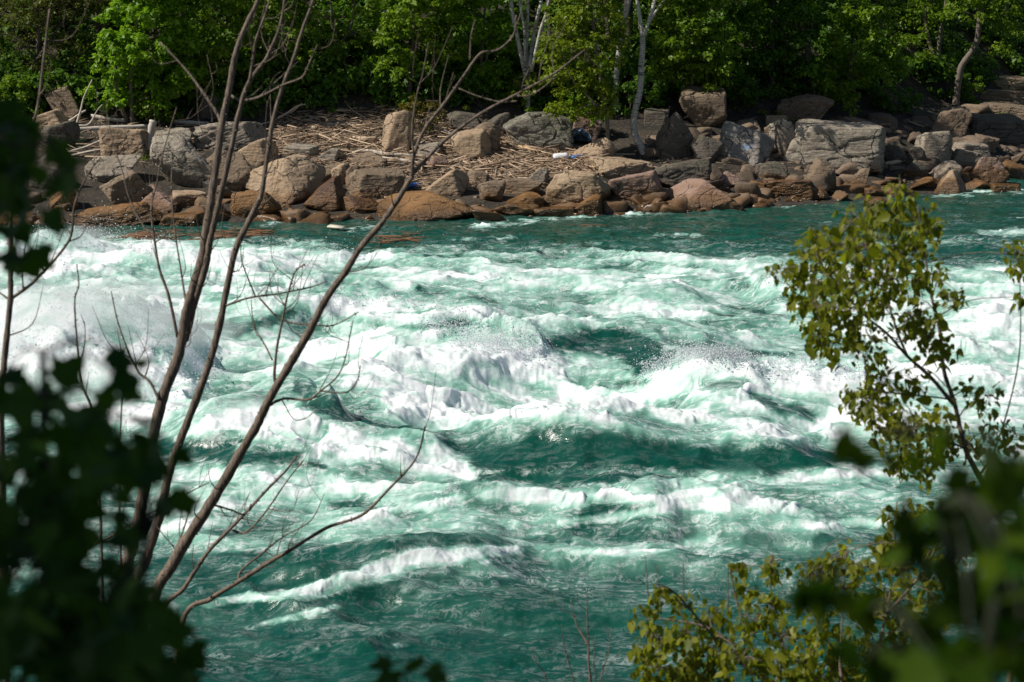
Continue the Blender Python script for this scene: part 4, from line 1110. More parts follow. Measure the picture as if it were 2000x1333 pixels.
def crown_clumps(ells, Y, r, dens=1.0, depth=None, hang=0.0):
    C, R = [], []
    for (cx, cy, rx, ry) in ells:
        c = at_depth(cx, cy, Y); m = Y / FPX
        a, b = rx * m, ry * m; dp = depth or min(a, 1.8)
        n = max(3, int(a * b * 18 * dens))
        d = r.normal(size=(n, 3)); d /= np.linalg.norm(d, axis=1)[:, None]
        q = r.uniform(.3, 1, n) ** .5
        P = c + d * q[:, None] * np.array([a, dp, b])
        C.append(P); R.append(r.uniform(.22, .5, n))
    return np.concatenate(C), np.concatenate(R)

def far_tree(name, label, cat, base, trunks, ells, leaf, bark, size=.17, per=62, dens=1.0, seed=0, group=None, Yoff=0.0, flat=.6, limbs=14, twigs=0):
    """base (x, y) on the bank; trunks: lists of (x, y, width px); ells: crown lobes (x, y, rx, ry)"""
    r = np.random.default_rng(500 + seed)
    g = on_ground(*base); Y = g[1] + Yoff; m = Y / FPX
    root = empty(name, g)
    T = Tubes(); tops = []
    for k, tr in enumerate(trunks):
        if tr[-1][1] < -30:
            (xa, ya, wa), (xb, yb, wb) = tr[-2], tr[-1]; dx = (xb - xa) / (yb - ya)
            tr = tr + [(xb - dx * 150, yb - 150, wb * .55), (xb - dx * 230, yb - 240, wb * .25)]
        pts = [at_depth(x, y, Y + .25 * k * r.normal()) for x, y, w in tr]
        rad = [w * m * .5 for x, y, w in tr]
        if k == 0: pts = [np.array([pts[0][0], Y, g[2] - .4])] + pts; rad = [rad[0] * 1.3] + rad
        P = spline(pts, 6); R = np.interp(np.linspace(0, 1, len(P)), np.linspace(0, 1, len(rad)), rad)
        T.add(P, R, 8, .05); tops.append(P)
    if ells:
        C, R = crown_clumps(ells, Y, r, dens)
        AP = np.concatenate(tops)
        for i in r.choice(len(C), min(limbs, len(C)), replace=False):
            c = C[i]; cand = AP[AP[:, 2] < c[2] + .2]
            if len(cand) == 0: continue
            s = cand[np.argmin(np.linalg.norm((cand - c) * np.array([1, 1, .6]), axis=1))]
            mid = (s + c) / 2 + np.array([0, 0, .12 * np.linalg.norm(c - s)])
            T.add(spline([s, mid, c], 4), np.linspace(.035, .01, 9), 5)
            for _ in range(twigs):
                e = c + r.normal(0, .5, 3); T.add(spline([mid + (c - mid) * r.uniform(0, 1), (mid + e) / 2 + r.normal(0, .15, 3), e], 3), np.linspace(.014, .005, 7), 4)
    t = T.build("trunk", bark, root, g)
    if ells:
        V, F, tone = clump_leaves(C, R, per, size, r, flat)
        link_mesh("crown", V - g, F, LM[leaf], root, False, {"tone": tone})
    tag(root, label, cat, group)
    return root

GT = "trees along the far bank"
TREES = [
 ("olive_tree","thin olive-leaved tree full of bare twigs at the far left edge",(60,238),[[(62,210,9),(70,120,8),(88,20,6),(95,-60,4)],[(70,120,5),(110,60,4),(160,-10,3)]],[(50,80,90,80),(20,20,90,60),(130,0,90,50),(150,70,60,70),(110,150,80,50),(30,190,60,40)],'olive',DARKBARK,.11,30,.8,3),
 ("maple_tree","bright green maple on two slim trunks beside the long white log",(262,245),[[(258,215,9),(256,160,9),(265,80,8),(270,-40,6)],[(250,240,9),(236,205,8),(226,165,7),(228,80,5)]],[(290,60,95,95),(240,110,55,60),(350,120,50,70),(210,175,42,36),(310,-60,110,70),(300,180,40,30)],'bright',BARK,.19,66,1.15,0),
 ("forest_tree","dark curved trunk leaning behind the bright maple",(228,215),[[(224,120,9),(212,76,10),(200,40,10),(180,0,9),(168,-60,8)]],[(170,-30,110,60),(90,-20,100,60)],'olive',DARKBARK,.15,46,1.0,2),
 ("forest_tree","leafy tree with a straight dark trunk right of the bright maple",(302,224),[[(300,190,8),(300,140,8),(304,40,7),(310,-60,6)]],[(420,60,70,80),(400,150,50,40),(450,-40,100,60),(350,40,40,60)],'mid',DARKBARK,.18,60,1.0,1),
 ("forest_tree","mid-green crown behind the bare sapling's upper stems",(500,212),[[(498,150,9),(505,60,8),(510,-60,7)]],[(540,40,80,70),(570,130,60,44),(500,110,60,50),(620,90,50,50),(470,160,50,36),(590,180,60,26),(540,-60,100,60)],'mid',DARKBARK,.17,60,.9,2),
 ("forked_tree","slender tree with a bare Y-shaped fork in the dark gap",(696,206),[[(692,190,8),(680,150,7),(666,95,7),(678,65,5),(690,30,5),(694,-50,4)],[(666,95,5),(655,60,4),(648,20,4),(640,-40,3)]],[(640,-20,70,40),(720,-10,60,45),(640,60,40,40),(735,60,46,40),(625,150,44,30)],'mid',BARK,.17,55,.8,2),
 ("sapling","small bright sapling in front of the dark forest gap",(740,205),[[(740,190,3),(734,160,3),(728,130,2)]],[(726,140,30,24),(740,115,18,18),(705,150,18,12)],'bright',BARK,.17,40,1.5,1),
 ("forest_tree","broad layered tree over the left part of the beach's back edge",(800,212),[[(800,170,10),(806,100,9),(815,0,8),(820,-70,7)]],[(830,30,95,40),(800,80,70,30),(860,-30,120,50),(780,130,50,22),(870,95,50,24)],'mid',DARKBARK,.19,64,1.2,0),
 ("forest_tree","bright layered tree with two thin trunks in the middle of the bank",(940,215),[[(939,190,6),(938,155,6),(944,70,5),(950,-40,4)],[(945,195,5),(946,150,5),(960,60,4)]],[(910,35,80,32),(990,60,40,50),(985,140,40,40),(860,150,40,30),(940,80,60,26),(920,-30,110,40),(940,135,42,18),(880,110,40,20)],'bright',BARK,.18,62,1.1,1),
 ("birch_clump","clump of five white birch trunks above the mossy boulder",(1032,222),[[(1030,170,9),(1021,122,9),(1010,70,8),(1000,20,8),(995,-60,7)],[(1026,130,6),(1024,60,6),(1014,0,6),(1010,-60,5)],[(1030,150,7),(1029,90,7),(1031,20,6),(1030,-60,5)],[(1034,130,8),(1042,70,8),(1052,25,7),(1066,-40,6)],[(1038,140,7),(1056,60,7),(1068,25,7),(1082,-40,6)]],[(1040,170,50,30),(1010,-120,90,50),(1060,-220,120,80),(1075,100,30,30)],'yellow',WHITEBARK,.15,50,1.0,0),
 ("young_birch","yellow-green young tree overhanging the mossy boulder, full to the ground",(1187,290),[[(1187,270,8),(1185,225,8),(1172,150,6),(1160,60,5),(1150,-20,3)],[(1185,225,5),(1150,190,4),(1115,150,3),(1095,90,3)]],[(1110,120,58,70),(1160,190,50,40),(1100,50,45,50),(1170,80,60,80),(1165,-20,60,50),(1110,215,36,22)],'yellow',BARK,.15,66,1.25,-2),
 ("birch_tree","speckled white birch trunk leaning right, behind the curved birch",(1204,215),[[(1204,150,11),(1209,100,11),(1213,60,11),(1222,30,10),(1229,-5,10),(1236,-60,9)]],[(1230,-120,70,50),(1260,-230,80,70),(1210,30,25,25)],'yellow',WHITEBARK,.15,50,.8,0),
 ("birch_tree","tall pale birch with a curved foot and a fork, beside the dark rounded boulder",(1258,302),[[(1256,296,15),(1242,268,14),(1238,232,13),(1250,175,12),(1253,120,12),(1255,80,11),(1249,30,8),(1244,-5,7),(1240,-60,6)],[(1255,80,8),(1266,45,7),(1279,0,7),(1290,-60,6)],[(1266,48,5),(1284,18,5),(1300,-5,4),(1318,-50,3)]],[(1270,-120,80,50),(1310,-220,100,80),(1290,-20,30,30)],'yellow',WHITEBARK,.15,50,.8,0),
 ("forest_tree","full green crown right of the forked birch, low over the angular boulder",(1350,215),[[(1350,170,9),(1352,100,9),(1350,0,8),(1350,-60,7)]],[(1330,-190,120,90),(1200,-260,110,80),(1340,60,75,80),(1395,110,55,60),(1310,120,40,50),(1360,-30,100,60),(1370,165,45,22)],'mid',DARKBARK,.17,64,1.25,-1),
 ("forest_tree","shaded dark crown between the green crown and the huge slab's wedge rock",(1510,205),[[(1508,150,9),(1510,60,8),(1515,-60,7)]],[(1480,-160,120,90),(1560,-260,120,80),(1490,20,80,60),(1540,100,60,50),(1480,120,50,40),(1450,60,50,60),(1560,30,60,60),(1500,170,60,26),(1520,-50,110,60)],'deep',DARKBARK,.18,60,.9,1),
 ("forest_tree","rounded mid-green crown hanging low above the huge slab",(1668,222),[[(1668,190,8),(1664,130,8),(1670,40,7),(1676,-40,6)]],[(1680,-150,130,90),(1760,-240,110,80),(1680,85,75,60),(1640,150,55,40),(1650,195,32,22),(1590,150,30,16),(1690,20,60,50),(1725,130,40,45)],'mid',DARKBARK,.16,62,1.2,-1),
 ("sapling","low bright branch of a young tree left of the crown above the huge slab",(1592,205),[[(1592,190,4),(1586,160,3),(1578,140,3)]],[(1576,140,28,12),(1560,20,40,18),(1596,125,20,10)],'bright',DARKBARK,.17,50,1.3,-1),
 ("forest_tree","two-stemmed tree with dappled trunks above the right rubble",(1828,150),[[(1826,125,9),(1815,80,8),(1808,40,7),(1804,-50,6)],[(1832,122,8),(1836,70,8),(1846,20,7),(1852,-50,6)]],[(1870,-190,130,90),(1980,-140,90,70),(1810,20,50,34),(1850,-20,90,50),(1780,50,30,20)],'mid',BARK,.15,50,.9,0),
 ("leaning_tree","tree with a bent sunlit trunk leaning right above the grey cube boulder",(1870,205),[[(1868,190,13),(1872,155,13),(1878,130,12),(1895,105,12),(1908,80,11),(1913,35,10),(1916,-10,9),(1920,-60,8)]],[(1900,20,70,26),(1770,100,50,40),(1960,70,50,40),(1960,10,60,30),(1930,-50,110,50)],'mid',BARK,.15,54,1.0,0),
]
def build_far_trees():
    for k, (name, label, base, trunks, ells, leaf, bark, size, per, dens, yo) in enumerate(TREES):
        far_tree(name, label, "tree", base, trunks, ells, leaf, bark, size, per, dens, k, GT if name == "forest_tree" else None, yo * .8, limbs=40 if leaf == 'olive' else 14, twigs=3 if leaf == 'olive' else 0)
build_far_trees()
SHRUBS = [
 ("yellow and reddish shrub right behind the upright tan block",(822,268),[(815,225,32,26),(800,205,24,16),(845,215,26,22),(835,250,20,14)],'red',.10),
 ("tuft of bright leaves growing on top of the dark square rock",(905,222),[(905,212,16,8)],'yellow',.09),
 ("small upright green shrub left of the big mossy boulder's top",(1034,232),[(1030,205,18,18),(1044,215,12,12)],'mid',.11),
 ("bright low shrub spilling over the big mossy boulder's right side",(1150,268),[(1135,222,46,22),(1165,232,30,20),(1130,200,40,14)],'bright',.13),
 ("low green shrub right of the two slim maple trunks",(300,248),[(295,212,40,24),(330,222,26,18)],'mid',.13),
 ("dark shrub at the forest edge above the upper grey slab",(470,235),[(470,205,50,24),(430,195,30,24)],'deep',.14),
 ("dark shrub at the left end of the beach's back edge",(600,222),[(595,195,60,24),(640,205,30,18)],'deep',.14),
 ("pale green bush crowding the left picture edge",(15,240),[(15,190,60,44),(50,225,40,20)],'mid',.13),
 ("bright little plant on the thin pale log behind the grey slab",(418,252),[(420,244,22,8)],'yellow',.10),
 ("small plant between the stump and the cracked boulder",(296,312),[(298,304,20,8)],'mid',.10),
 ("narrow tuft of grass growing on the right stone ledges",(1957,235),[(1956,214,6,14)],'yellow',.10),
 ("dark shrub under the two-stemmed tree on the right",(1845,200),[(1840,160,60,36),(1800,190,40,24)],'deep',.14),
 ("low sprouts at the top of the beach below the forked tree",(720,222),[(716,213,40,8)],'mid',.10),
 ("shaded shrub left of the leaning tree's foot",(1760,225),[(1750,190,50,30),(1720,205,30,18)],'deep',.14),
 ("green plant growing behind the bright tan sunlit stone",(1515,232),[(1512,222,30,8),(1540,232,14,6)],'yellow',.10),
 ("green shrub at the foot of the small bright sapling",(770,212),[(765,190,44,20),(800,200,24,12)],'deep',.13),
 ("dark shrub filling the shade behind the speckled birch",(1230,232),[(1225,190,40,34),(1265,180,40,34)],'deep',.14),
 ("dark shrub in the gap behind the angular brown boulder",(1450,222),[(1445,180,50,32),(1420,150,40,30)],'deep',.14),
 ("shrub of mid-green leaves behind the two thin bright trunks",(960,222),[(960,185,50,26),(900,180,40,26)],'deep',.14),
 ("bush right of the leaning tree's foot, partly sunlit",(1905,205),[(1900,172,24,26),(1890,195,26,12)],'mid',.12),
]
def build_shrubs():
    for k, (label, base, ells, leaf, size) in enumerate(SHRUBS):
        g = on_ground(*base); r = np.random.default_rng(700 + k); Y = g[1] + .4
        root = empty("shrub", g)
        C, R = crown_clumps(ells, Y, r, 2.2, .7); R = R * .55
        T = Tubes()
        for c in C[r.choice(len(C), min(7, len(C)), replace=False)]:
            T.add(spline([g + r.normal(0, .08, 3) * np.array([1, 1, 0]) - np.array([0, 0, .1]), (g + c) / 2 + r.normal(0, .06, 3), c], 4), np.linspace(.022, .006, 9), 5)
        T.build("stem", DARKBARK, root, g)
        V, F, tone = clump_leaves(C, R, 46, size, r, .75)
        link_mesh("foliage", V - g, F, LM[leaf], root, False, {"tone": tone})
        tag(root, label, "shrub", "shrubs along the far bank")
build_shrubs()

def build_woodland():
    """the wood behind reads as one mass: trunks, undergrowth and canopy on the slope"""
    r = np.random.default_rng(77)
    n = 6800
    X = r.uniform(-46, 50, n); s = 13.8 + 16 * r.uniform(0, 1, n) ** 1.3
    Y = np.minimum(shore(X), 95) + s
    zg = ground_z(X, Y)
    z = zg + r.uniform(.1, 1.6, n)                                         # undergrowth
    n2 = 3200
    X2 = r.uniform(-50, 50, n2); Y2 = np.minimum(shore(X2), 95) + r.uniform(20, 36, n2)
    z2 = ground_z(X2, Y2) + r.uniform(2.5, 11, n2)
    C = np.concatenate([np.stack([X, Y, z], -1), np.stack([X2, Y2, z2], -1)])
    keep = fbm2(C[:, 0] * .3, C[:, 2] * .35 + C[:, 1] * .2, 2, 5) > -.12
    C = C[keep]
    V, F, tone = clump_leaves(C, r.uniform(.4, .85, len(C)), 48, .24, r, .5)
    root = empty("woodland", (0, 95, 5))
    off = np.array([0, 95, 5.0])
    link_mesh("foliage", V - off, F, LM['deep'], root, False, {"tone": tone})
    T = Tubes()
    for k in range(70):
        x = r.uniform(-42, 44); y = min(float(shore(x)), 95) + r.uniform(15, 28); zz = float(ground_z(np.array(x), np.array(y)))
        lean = r.normal(0, .8, 2)
        T.add(spline([(x, y, zz - .3), (x + lean[0] * .3, y + .2, zz + 4), (x + lean[0], y + lean[1], zz + 10)], 5), np.linspace(.16, .06, 11) * r.uniform(.6, 1.3), 7, .04)
    T.build("trunks", DARKBARK, root, off)["kind"] = "stuff"
    tag(root, "dense dark wood rising up the slope behind the shore trees", "woodland", None, "stuff")
build_woodland()

# ------------------------------------------------------------------ near bank: bare sapling
def px_path(path, Y0, Y1=None):
    """(x, y) points seen at growing distance Y0 -> Y1"""
    Y1 = Y0 if Y1 is None else Y1
    n = len(path)
    return [at_depth(x, y, Y0 + (Y1 - Y0) * k / max(1, n - 1)) for k, (x, y) in enumerate(path)]
def twig_out(T, r, P, rad, n, L, lo=.15, hi=1.0, rt=.0028, depth=1):
    m = len(P)
    for k in range(n):
        i = int(r.uniform(lo, hi) * (m - 2))
        t = P[i + 1] - P[i]; t = t / (np.linalg.norm(t) + 1e-9)
        side = r.normal(size=3) * np.array([1, .7, .5]); side -= (side @ t) * t; side /= np.linalg.norm(side) + 1e-9
        l = L * r.uniform(.5, 1.25)
        a = P[i]; b = a + (t * .5 + side * .7) * l * .45 + r.normal(0, .02, 3); c = b + (t * .55 + side * .25 + np.array([0, 0, .45])) * l * .55 + r.normal(0, .02, 3)
        Q = spline([a, b, c], 5)
        rr = np.linspace(min(rad[i] * .6, rt * 1.6), rt * .45, len(Q))
        T.add(Q, rr, 5, .1)
        if depth > 0 and r.uniform() < .6: twig_out(T, r, Q, rr, 2, L * .5, .3, 1, rt * .75, depth - 1)
def bare_tree(name, label, cat, base_px, Y, stems, seed, mat, tw=3, L=.35):
    r = np.random.default_rng(seed)
    gx = at_depth(base_px[0], base_px[1], Y)
    g = np.array([gx[0], Y, float(near_z(np.array(gx[0]), np.array(Y)))])
    root = empty(name, g)
    for part, path, w0, w1, dy, ntw in stems:
        P = px_path(path, Y + dy[0], Y + dy[1])
        m = Y / FPX; rad0, rad1 = w0 * m * .43, w1 * m * .43
        if part == "stem":
            P = [g + np.array([0, 0, -.15]), g + (P[0] - g) * .55 + np.array([0.0, 0, .1])] + P
        S = spline(P, 7); R = np.linspace(rad0, rad1, len(S)) * (1 + .05 * r.normal(size=len(S)))
        T = Tubes(); T.add(S, R, 8, .05)
        for q in range(int(len(S) * .4)):        # buds and nodes
            i = r.integers(3, len(S) - 1); d = r.normal(size=3); d /= np.linalg.norm(d)
            T.add([S[i], S[i] + d * (R[i] + .010)], [R[i] * .5 + .002, .002], 5)
        if ntw: twig_out(T, r, S, R, int(ntw * 1.7), L)
        T.build(part, mat, root, g)
    return tag(root, label, cat)
bare_tree("bare_sapling", "leafless many-stemmed sapling with brown stems fanning out in front of the river", "sapling", (290, 1400), 12.0, [
 ("stem", [(228,1205),(246,1110),(265,1040),(283,950),(298,861),(318,775),(350,690),(364,610),(379,557),(394,505),(405,437),(414,380),(424,310),(432,252),(440,210),(448,173),(457,119),(468,80),(482,47),(504,0),(520,-60)], 34, 9, (0,.2), 5),
 ("stem", [(262,1170),(285,1095),(311,1013),(330,927),(349,869),(385,775),(412,700),(431,625),(442,569),(461,486),(485,435),(502,400),(511,378),(522,306),(533,238),(551,173),(572,119),(590,61),(612,0),(625,-50)], 26, 6, (.4,.7), 5),
 ("stem", [(300,1189),(337,1103),(375,1039),(412,983),(461,900),(502,830),(525,782),(562,719),(600,655),(637,584),(675,531),(704,484),(754,425),(805,345)], 30, 11, (-.3,-.5), 4),
 ("branch", [(805,345),(808,306),(830,252),(866,205),(902,155),(924,122),(942,103),(974,97),(1003,68),(1008,30)], 9, 3, (-.5,-.6), 2),
 ("branch", [(806,340),(866,277),(938,223),(1010,184),(1082,144),(1143,97)], 9, 3, (-.5,-.3), 2),
 ("branch", [(1010,188),(1032,187),(1060,172),(1085,148)], 4, 2, (-.4,-.4), 0),
 ("branch", [(1010,198),(974,199),(930,187),(896,173)], 4, 2.5, (-.4,-.3), 0),
 ("branch", [(808,306),(805,252),(814,187),(826,144),(837,83)], 5, 2.5, (-.55,-.6), 2),
 ("branch", [(918,118),(920,72),(928,38)], 4, 2, (-.6,-.6), 0),
 ("branch", [(362,665),(379,595),(401,524),(412,464),(427,400),(436,360),(454,281),(468,216),(486,162),(518,119),(532,90),(540,72),(552,30),(558,-20)], 18, 6, (.1,-.2), 4),
 ("branch", [(488,158),(494,120),(500,79),(518,29),(532,-20)], 8, 4, (-.2,-.3), 2),
 ("branch", [(432,258),(428,230),(396,180),(360,133),(313,83)], 9, 4, (.15,.4), 2),
 ("branch", [(448,184),(468,196),(504,191),(554,166),(590,151),(606,120),(620,88)], 7, 3, (.2,0), 2),
 ("branch", [(311,782),(292,745),(270,726),(247,677),(229,625),(217,569)], 7, 2.5, (0,.2), 3),
 ("branch", [(347,660),(330,580),(311,524),(300,456),(296,400),(306,360),(318,300),(345,210)], 8, 2.5, (.1,.3), 3),
 ("branch", [(300,456),(281,443),(252,385),(238,331),(223,288),(209,223)], 5, 2, (.2,.4), 2),
 ("branch", [(366,610),(352,520),(340,440),(335,360),(338,290)], 5, 2, (.1,.3), 2),
 ("branch", [(442,597),(487,582),(544,574),(607,561),(637,550)], 6, 2.5, (.5,.4), 4),
 ("branch", [(499,580),(485,545),(472,509),(470,470)], 4, 2, (.45,.4), 1),
 ("branch", [(506,582),(551,625),(619,636),(656,634),(700,610)], 5, 2.2, (.45,.2), 3),
 ("branch", [(542,755),(536,737),(540,685),(551,629),(562,576),(577,531),(596,516)], 8, 3, (-.35,-.3), 3),
 ("branch", [(532,704),(515,670),(499,647),(492,610),(491,587)], 4, 2, (-.3,-.1), 1),
 ("branch", [(525,792),(555,779),(600,781),(626,764),(667,722),(690,625)], 7, 2.5, (-.35,-.5), 3),
 ("branch", [(626,764),(675,767),(697,745),(704,715)], 4, 2, (-.4,-.5), 2),
 ("stem", [(315,1215),(360,1148),(405,1080),(446,1037),(487,994),(525,953),(559,919),(580,890)], 14, 4, (.2,.5), 5),
 ("branch", [(454,1036),(480,1040),(517,1002),(562,938),(592,900)], 6, 2.5, (.35,.3), 4),
 ("branch", [(412,985),(450,996),(478,1005),(490,985)], 5, 3, (-.2,.1), 1),
 ("stem", [(356,1219),(412,1170),(465,1137),(525,1099),(570,1073),(637,1032),(707,1006),(762,953),(807,904),(822,870),(830,833)], 15, 3, (-.1,-.4), 4),
 ("branch", [(465,1137),(472,1114),(517,1077),(551,1050),(607,1017),(634,964)], 6, 2, (-.15,0), 4),
 ("branch", [(337,1103),(345,1070),(360,1030),(372,990)], 6, 3, (-.2,.1), 2),
 ("branch", [(161,1080),(262,1020),(337,979),(409,942)], 6, 2.5, (.5,.3), 4),
], 3, TWIGM)
bare_tree("bare_sapling", "thin leafless sapling at the left edge with one bowed side branch", "sapling", (0, 1400), 10.5, [
 ("stem", [(2,800),(8,711),(20,587),(20,512),(21,437),(26,370),(43,306),(72,216),(86,108),(97,18)], 19, 4, (0,.2), 4),
 ("branch", [(22,584),(67,550),(112,501),(139,460),(146,400),(172,340),(196,310)], 8, 3, (.1,0), 4),
 ("branch", [(20,587),(-10,565),(-40,540)], 5, 2, (.1,.2), 0),
 ("branch", [(45,565),(44,520),(52,470),(72,440)], 4, 1.5, (.1,.1), 2),
], 4, TWIGM)
bare_tree("bare_shoot", "dark slender shoot rising through the spray between the two bare saplings", "shoot", (200, 1400), 11.0, [
 ("stem", [(196,1000),(184,820),(161,752),(150,662),(146,587),(154,557),(150,516)], 9, 2.5, (0,.1), 2),
 ("branch", [(156,705),(164,680),(166,640),(158,615)], 4, 1.5, (.05,.1), 0),
], 5, TWIGM, L=.25)
bare_tree("bare_shoot", "straight thin shoot crossing the blurred leaf spray on the left", "shoot", (240, 1400), 10.0, [
 ("stem", [(234,1000),(236,839),(240,719),(229,644)], 7, 2, (0,.1), 1),
], 6, TWIGM, L=.25)
bare_tree("bare_shoots", "bundle of grey leafless shoots at the bottom, left of the birch shrub", "shoot", (1150, 1500), 10.0, [
 ("stem", [(1153,1345),(1150,1300),(1149,1260),(1147,1200),(1147,1159)], 9, 2, (0,0), 1),
 ("branch", [(1149,1260),(1126,1219),(1115,1167)], 5, 1.5, (0,.1), 1),
 ("stem", [(1121,1345),(1104,1272),(1096,1219)], 5, 1.5, (.1,.1), 1),
 ("stem", [(1172,1345),(1186,1283),(1194,1227)], 5, 1.5, (0,.1), 1),
 ("stem", [(1072,1345),(1047,1294),(1038,1264)], 5, 1.5, (.2,.2), 0),
 ("stem", [(1163,1345),(1160,1290),(1163,1240)], 4, 1.5, (.2,.2), 0),
], 7, TWIGM, L=.2)

# ------------------------------------------------------------------ near bank: birches in leaf
LV = [(0, 0, 0), (.45, 0, -.05), (1, 0, -.14), (.2, .40, .06), (.55, .33, .03), (.2, -.40, .06), (.55, -.33, .03)]
LF = [(0, 1, 4, 3), (0, 5, 6, 1), (1, 2, 4), (1, 6, 2)]
def leafy(name, label, cat, base_px, Y, stems, clusters, leaf, L, seed, dsp=.5, per=1.0, hang=.9, base_xyz=None, tv=LV, tf=LF, wr=.8, twigr=.0022, stemmat=None):
    r = np.random.default_rng(seed)
    if base_xyz is None:
        gx = at_depth(base_px[0], base_px[1], Y)
        g = np.array([gx[0], Y, float(near_z(np.array(gx[0]), np.array(Y)))])
    else: g = np.array(base_xyz, float)
    root = empty(name, g); m = Y / FPX
    T = Tubes(); ALL = []
    for path, w0, w1, dy in stems:
        P = px_path(path, Y + dy[0], Y + dy[1])
        if dy[0] == 0: P = [g - np.array([0, 0, .1]), g + (P[0] - g) * .5] + P
        S = spline(P, 7); T.add(S, np.linspace(w0, w1, len(S)) * m * .5, 7, .05); ALL.append(S)
    AP = np.concatenate(ALL)
    Ps, As, Ns = [], [], []
    for (x, y, rr) in clusters:
        c = at_depth(x, y, Y + r.normal(0, dsp * .5))
        below = AP[AP[:, 2] < c[2] + .02]
        s = below[np.argmin(np.linalg.norm(below - c, axis=1))] if len(below) else AP[0]
        mid = (s + c) / 2 + np.array([0, 0, .04]) + r.normal(0, .02, 3)
        Q = spline([s, mid, c], 6); T.add(Q, np.linspace(twigr * 1.6, twigr * .6, len(Q)), 4)
        n = max(2, int(per * (rr / 8.5) ** 2 * .62))
        rad = rr * m
        d = r.normal(size=(n, 3)); d /= np.linalg.norm(d, axis=1)[:, None]
        p = c + d * (r.uniform(.05, 1, n) ** .5 * rad)[:, None] * np.array([1.5, 1.6, 1.4])
        for q in p[::3]:
            T.add(spline([c, (c + q) / 2 + np.array([0, 0, .01]), q], 3), np.linspace(twigr * .7, twigr * .4, 7), 3)
        a = r.normal(0, .55, (n, 3)); a[:, 2] -= hang
        Ps.append(p); As.append(a); Ns.append(r.normal(size=(n, 3)) + np.array([-.3, -.3, .5]))
    P = np.concatenate(Ps); A = np.concatenate(As); N = np.concatenate(Ns)
    A /= np.linalg.norm(A, axis=1)[:, None]
    ll = L * np.exp(r.normal(0, .3, len(P)))
    V, F, k = leaf_cards(P, A, N, ll, ll * wr, tv, tf)
    T.build("stems", stemmat or TWIGM, root, g)
    link_mesh("foliage", V - g, F, LM[leaf], root, False, {"tone": np.repeat(r.uniform(0, 1, len(P)), k)})
    return tag(root, label, cat)
leafy("birch_sapling", "tall young birch with small hanging yellow-green leaves standing before the river at right", "birch", (1900, 1400), 9.5,
 [([(1990,1180),(1950,1010),(1912,930),(1885,876),(1866,794),(1844,726),(1840,681),(1832,625),(1821,587),(1814,542),(1800,470),(1780,400)], 15, 3, (0,.2)),
  ([(1862,790),(1820,740),(1772,696),(1731,651),(1686,614),(1640,560),(1600,510)], 9, 2, (.05,-.2)),
  ([(1772,696),(1750,640),(1730,560),(1740,470),(1752,390)], 6, 2, (.02,.3)),
  ([(1885,876),(1840,860),(1790,850)], 5, 2, (.03,-.1)), ([(1866,800),(1850,780),(1760,770),(1690,760)], 5, 2, (.03,-.2)),
  ([(1912,930),(1950,860),(1990,700),(1992,520)], 5, 2, (.03,.3))],
 [(1755,375,22),(1740,420,34),(1700,425,34),(1665,435,32),(1790,425,36),(1812,450,28),(1600,470,28),(1590,500,30),(1640,480,40),(1690,480,40),(1745,480,36),(1790,490,34),(1510,528,12),(1545,530,26),(1570,560,32),(1620,540,44),(1680,545,46),(1740,545,38),(1790,550,34),(1822,535,26),(1590,600,36),(1645,610,46),(1705,610,36),(1600,655,26),(1630,670,36),(1580,640,20),(1790,620,36),(1815,660,34),(1845,690,20),(1690,680,32),(1860,588,22),(1875,575,12),(1720,735,30),(1770,640,20),(1665,785,22),(1650,765,16),(1700,780,30),(1690,810,22),(1740,790,36),(1785,745,26),(1780,850,46),(1740,840,34),(1830,820,32),(1830,870,36),(1895,770,24),(1935,775,20),(1930,810,18),(1880,865,30),(1940,850,26),(1985,850,26),(1990,495,26),(1985,530,18),(1995,580,14),(1760,900,30),(1800,905,30),(1695,755,18)],
 'birch', .040, 15, per=7)
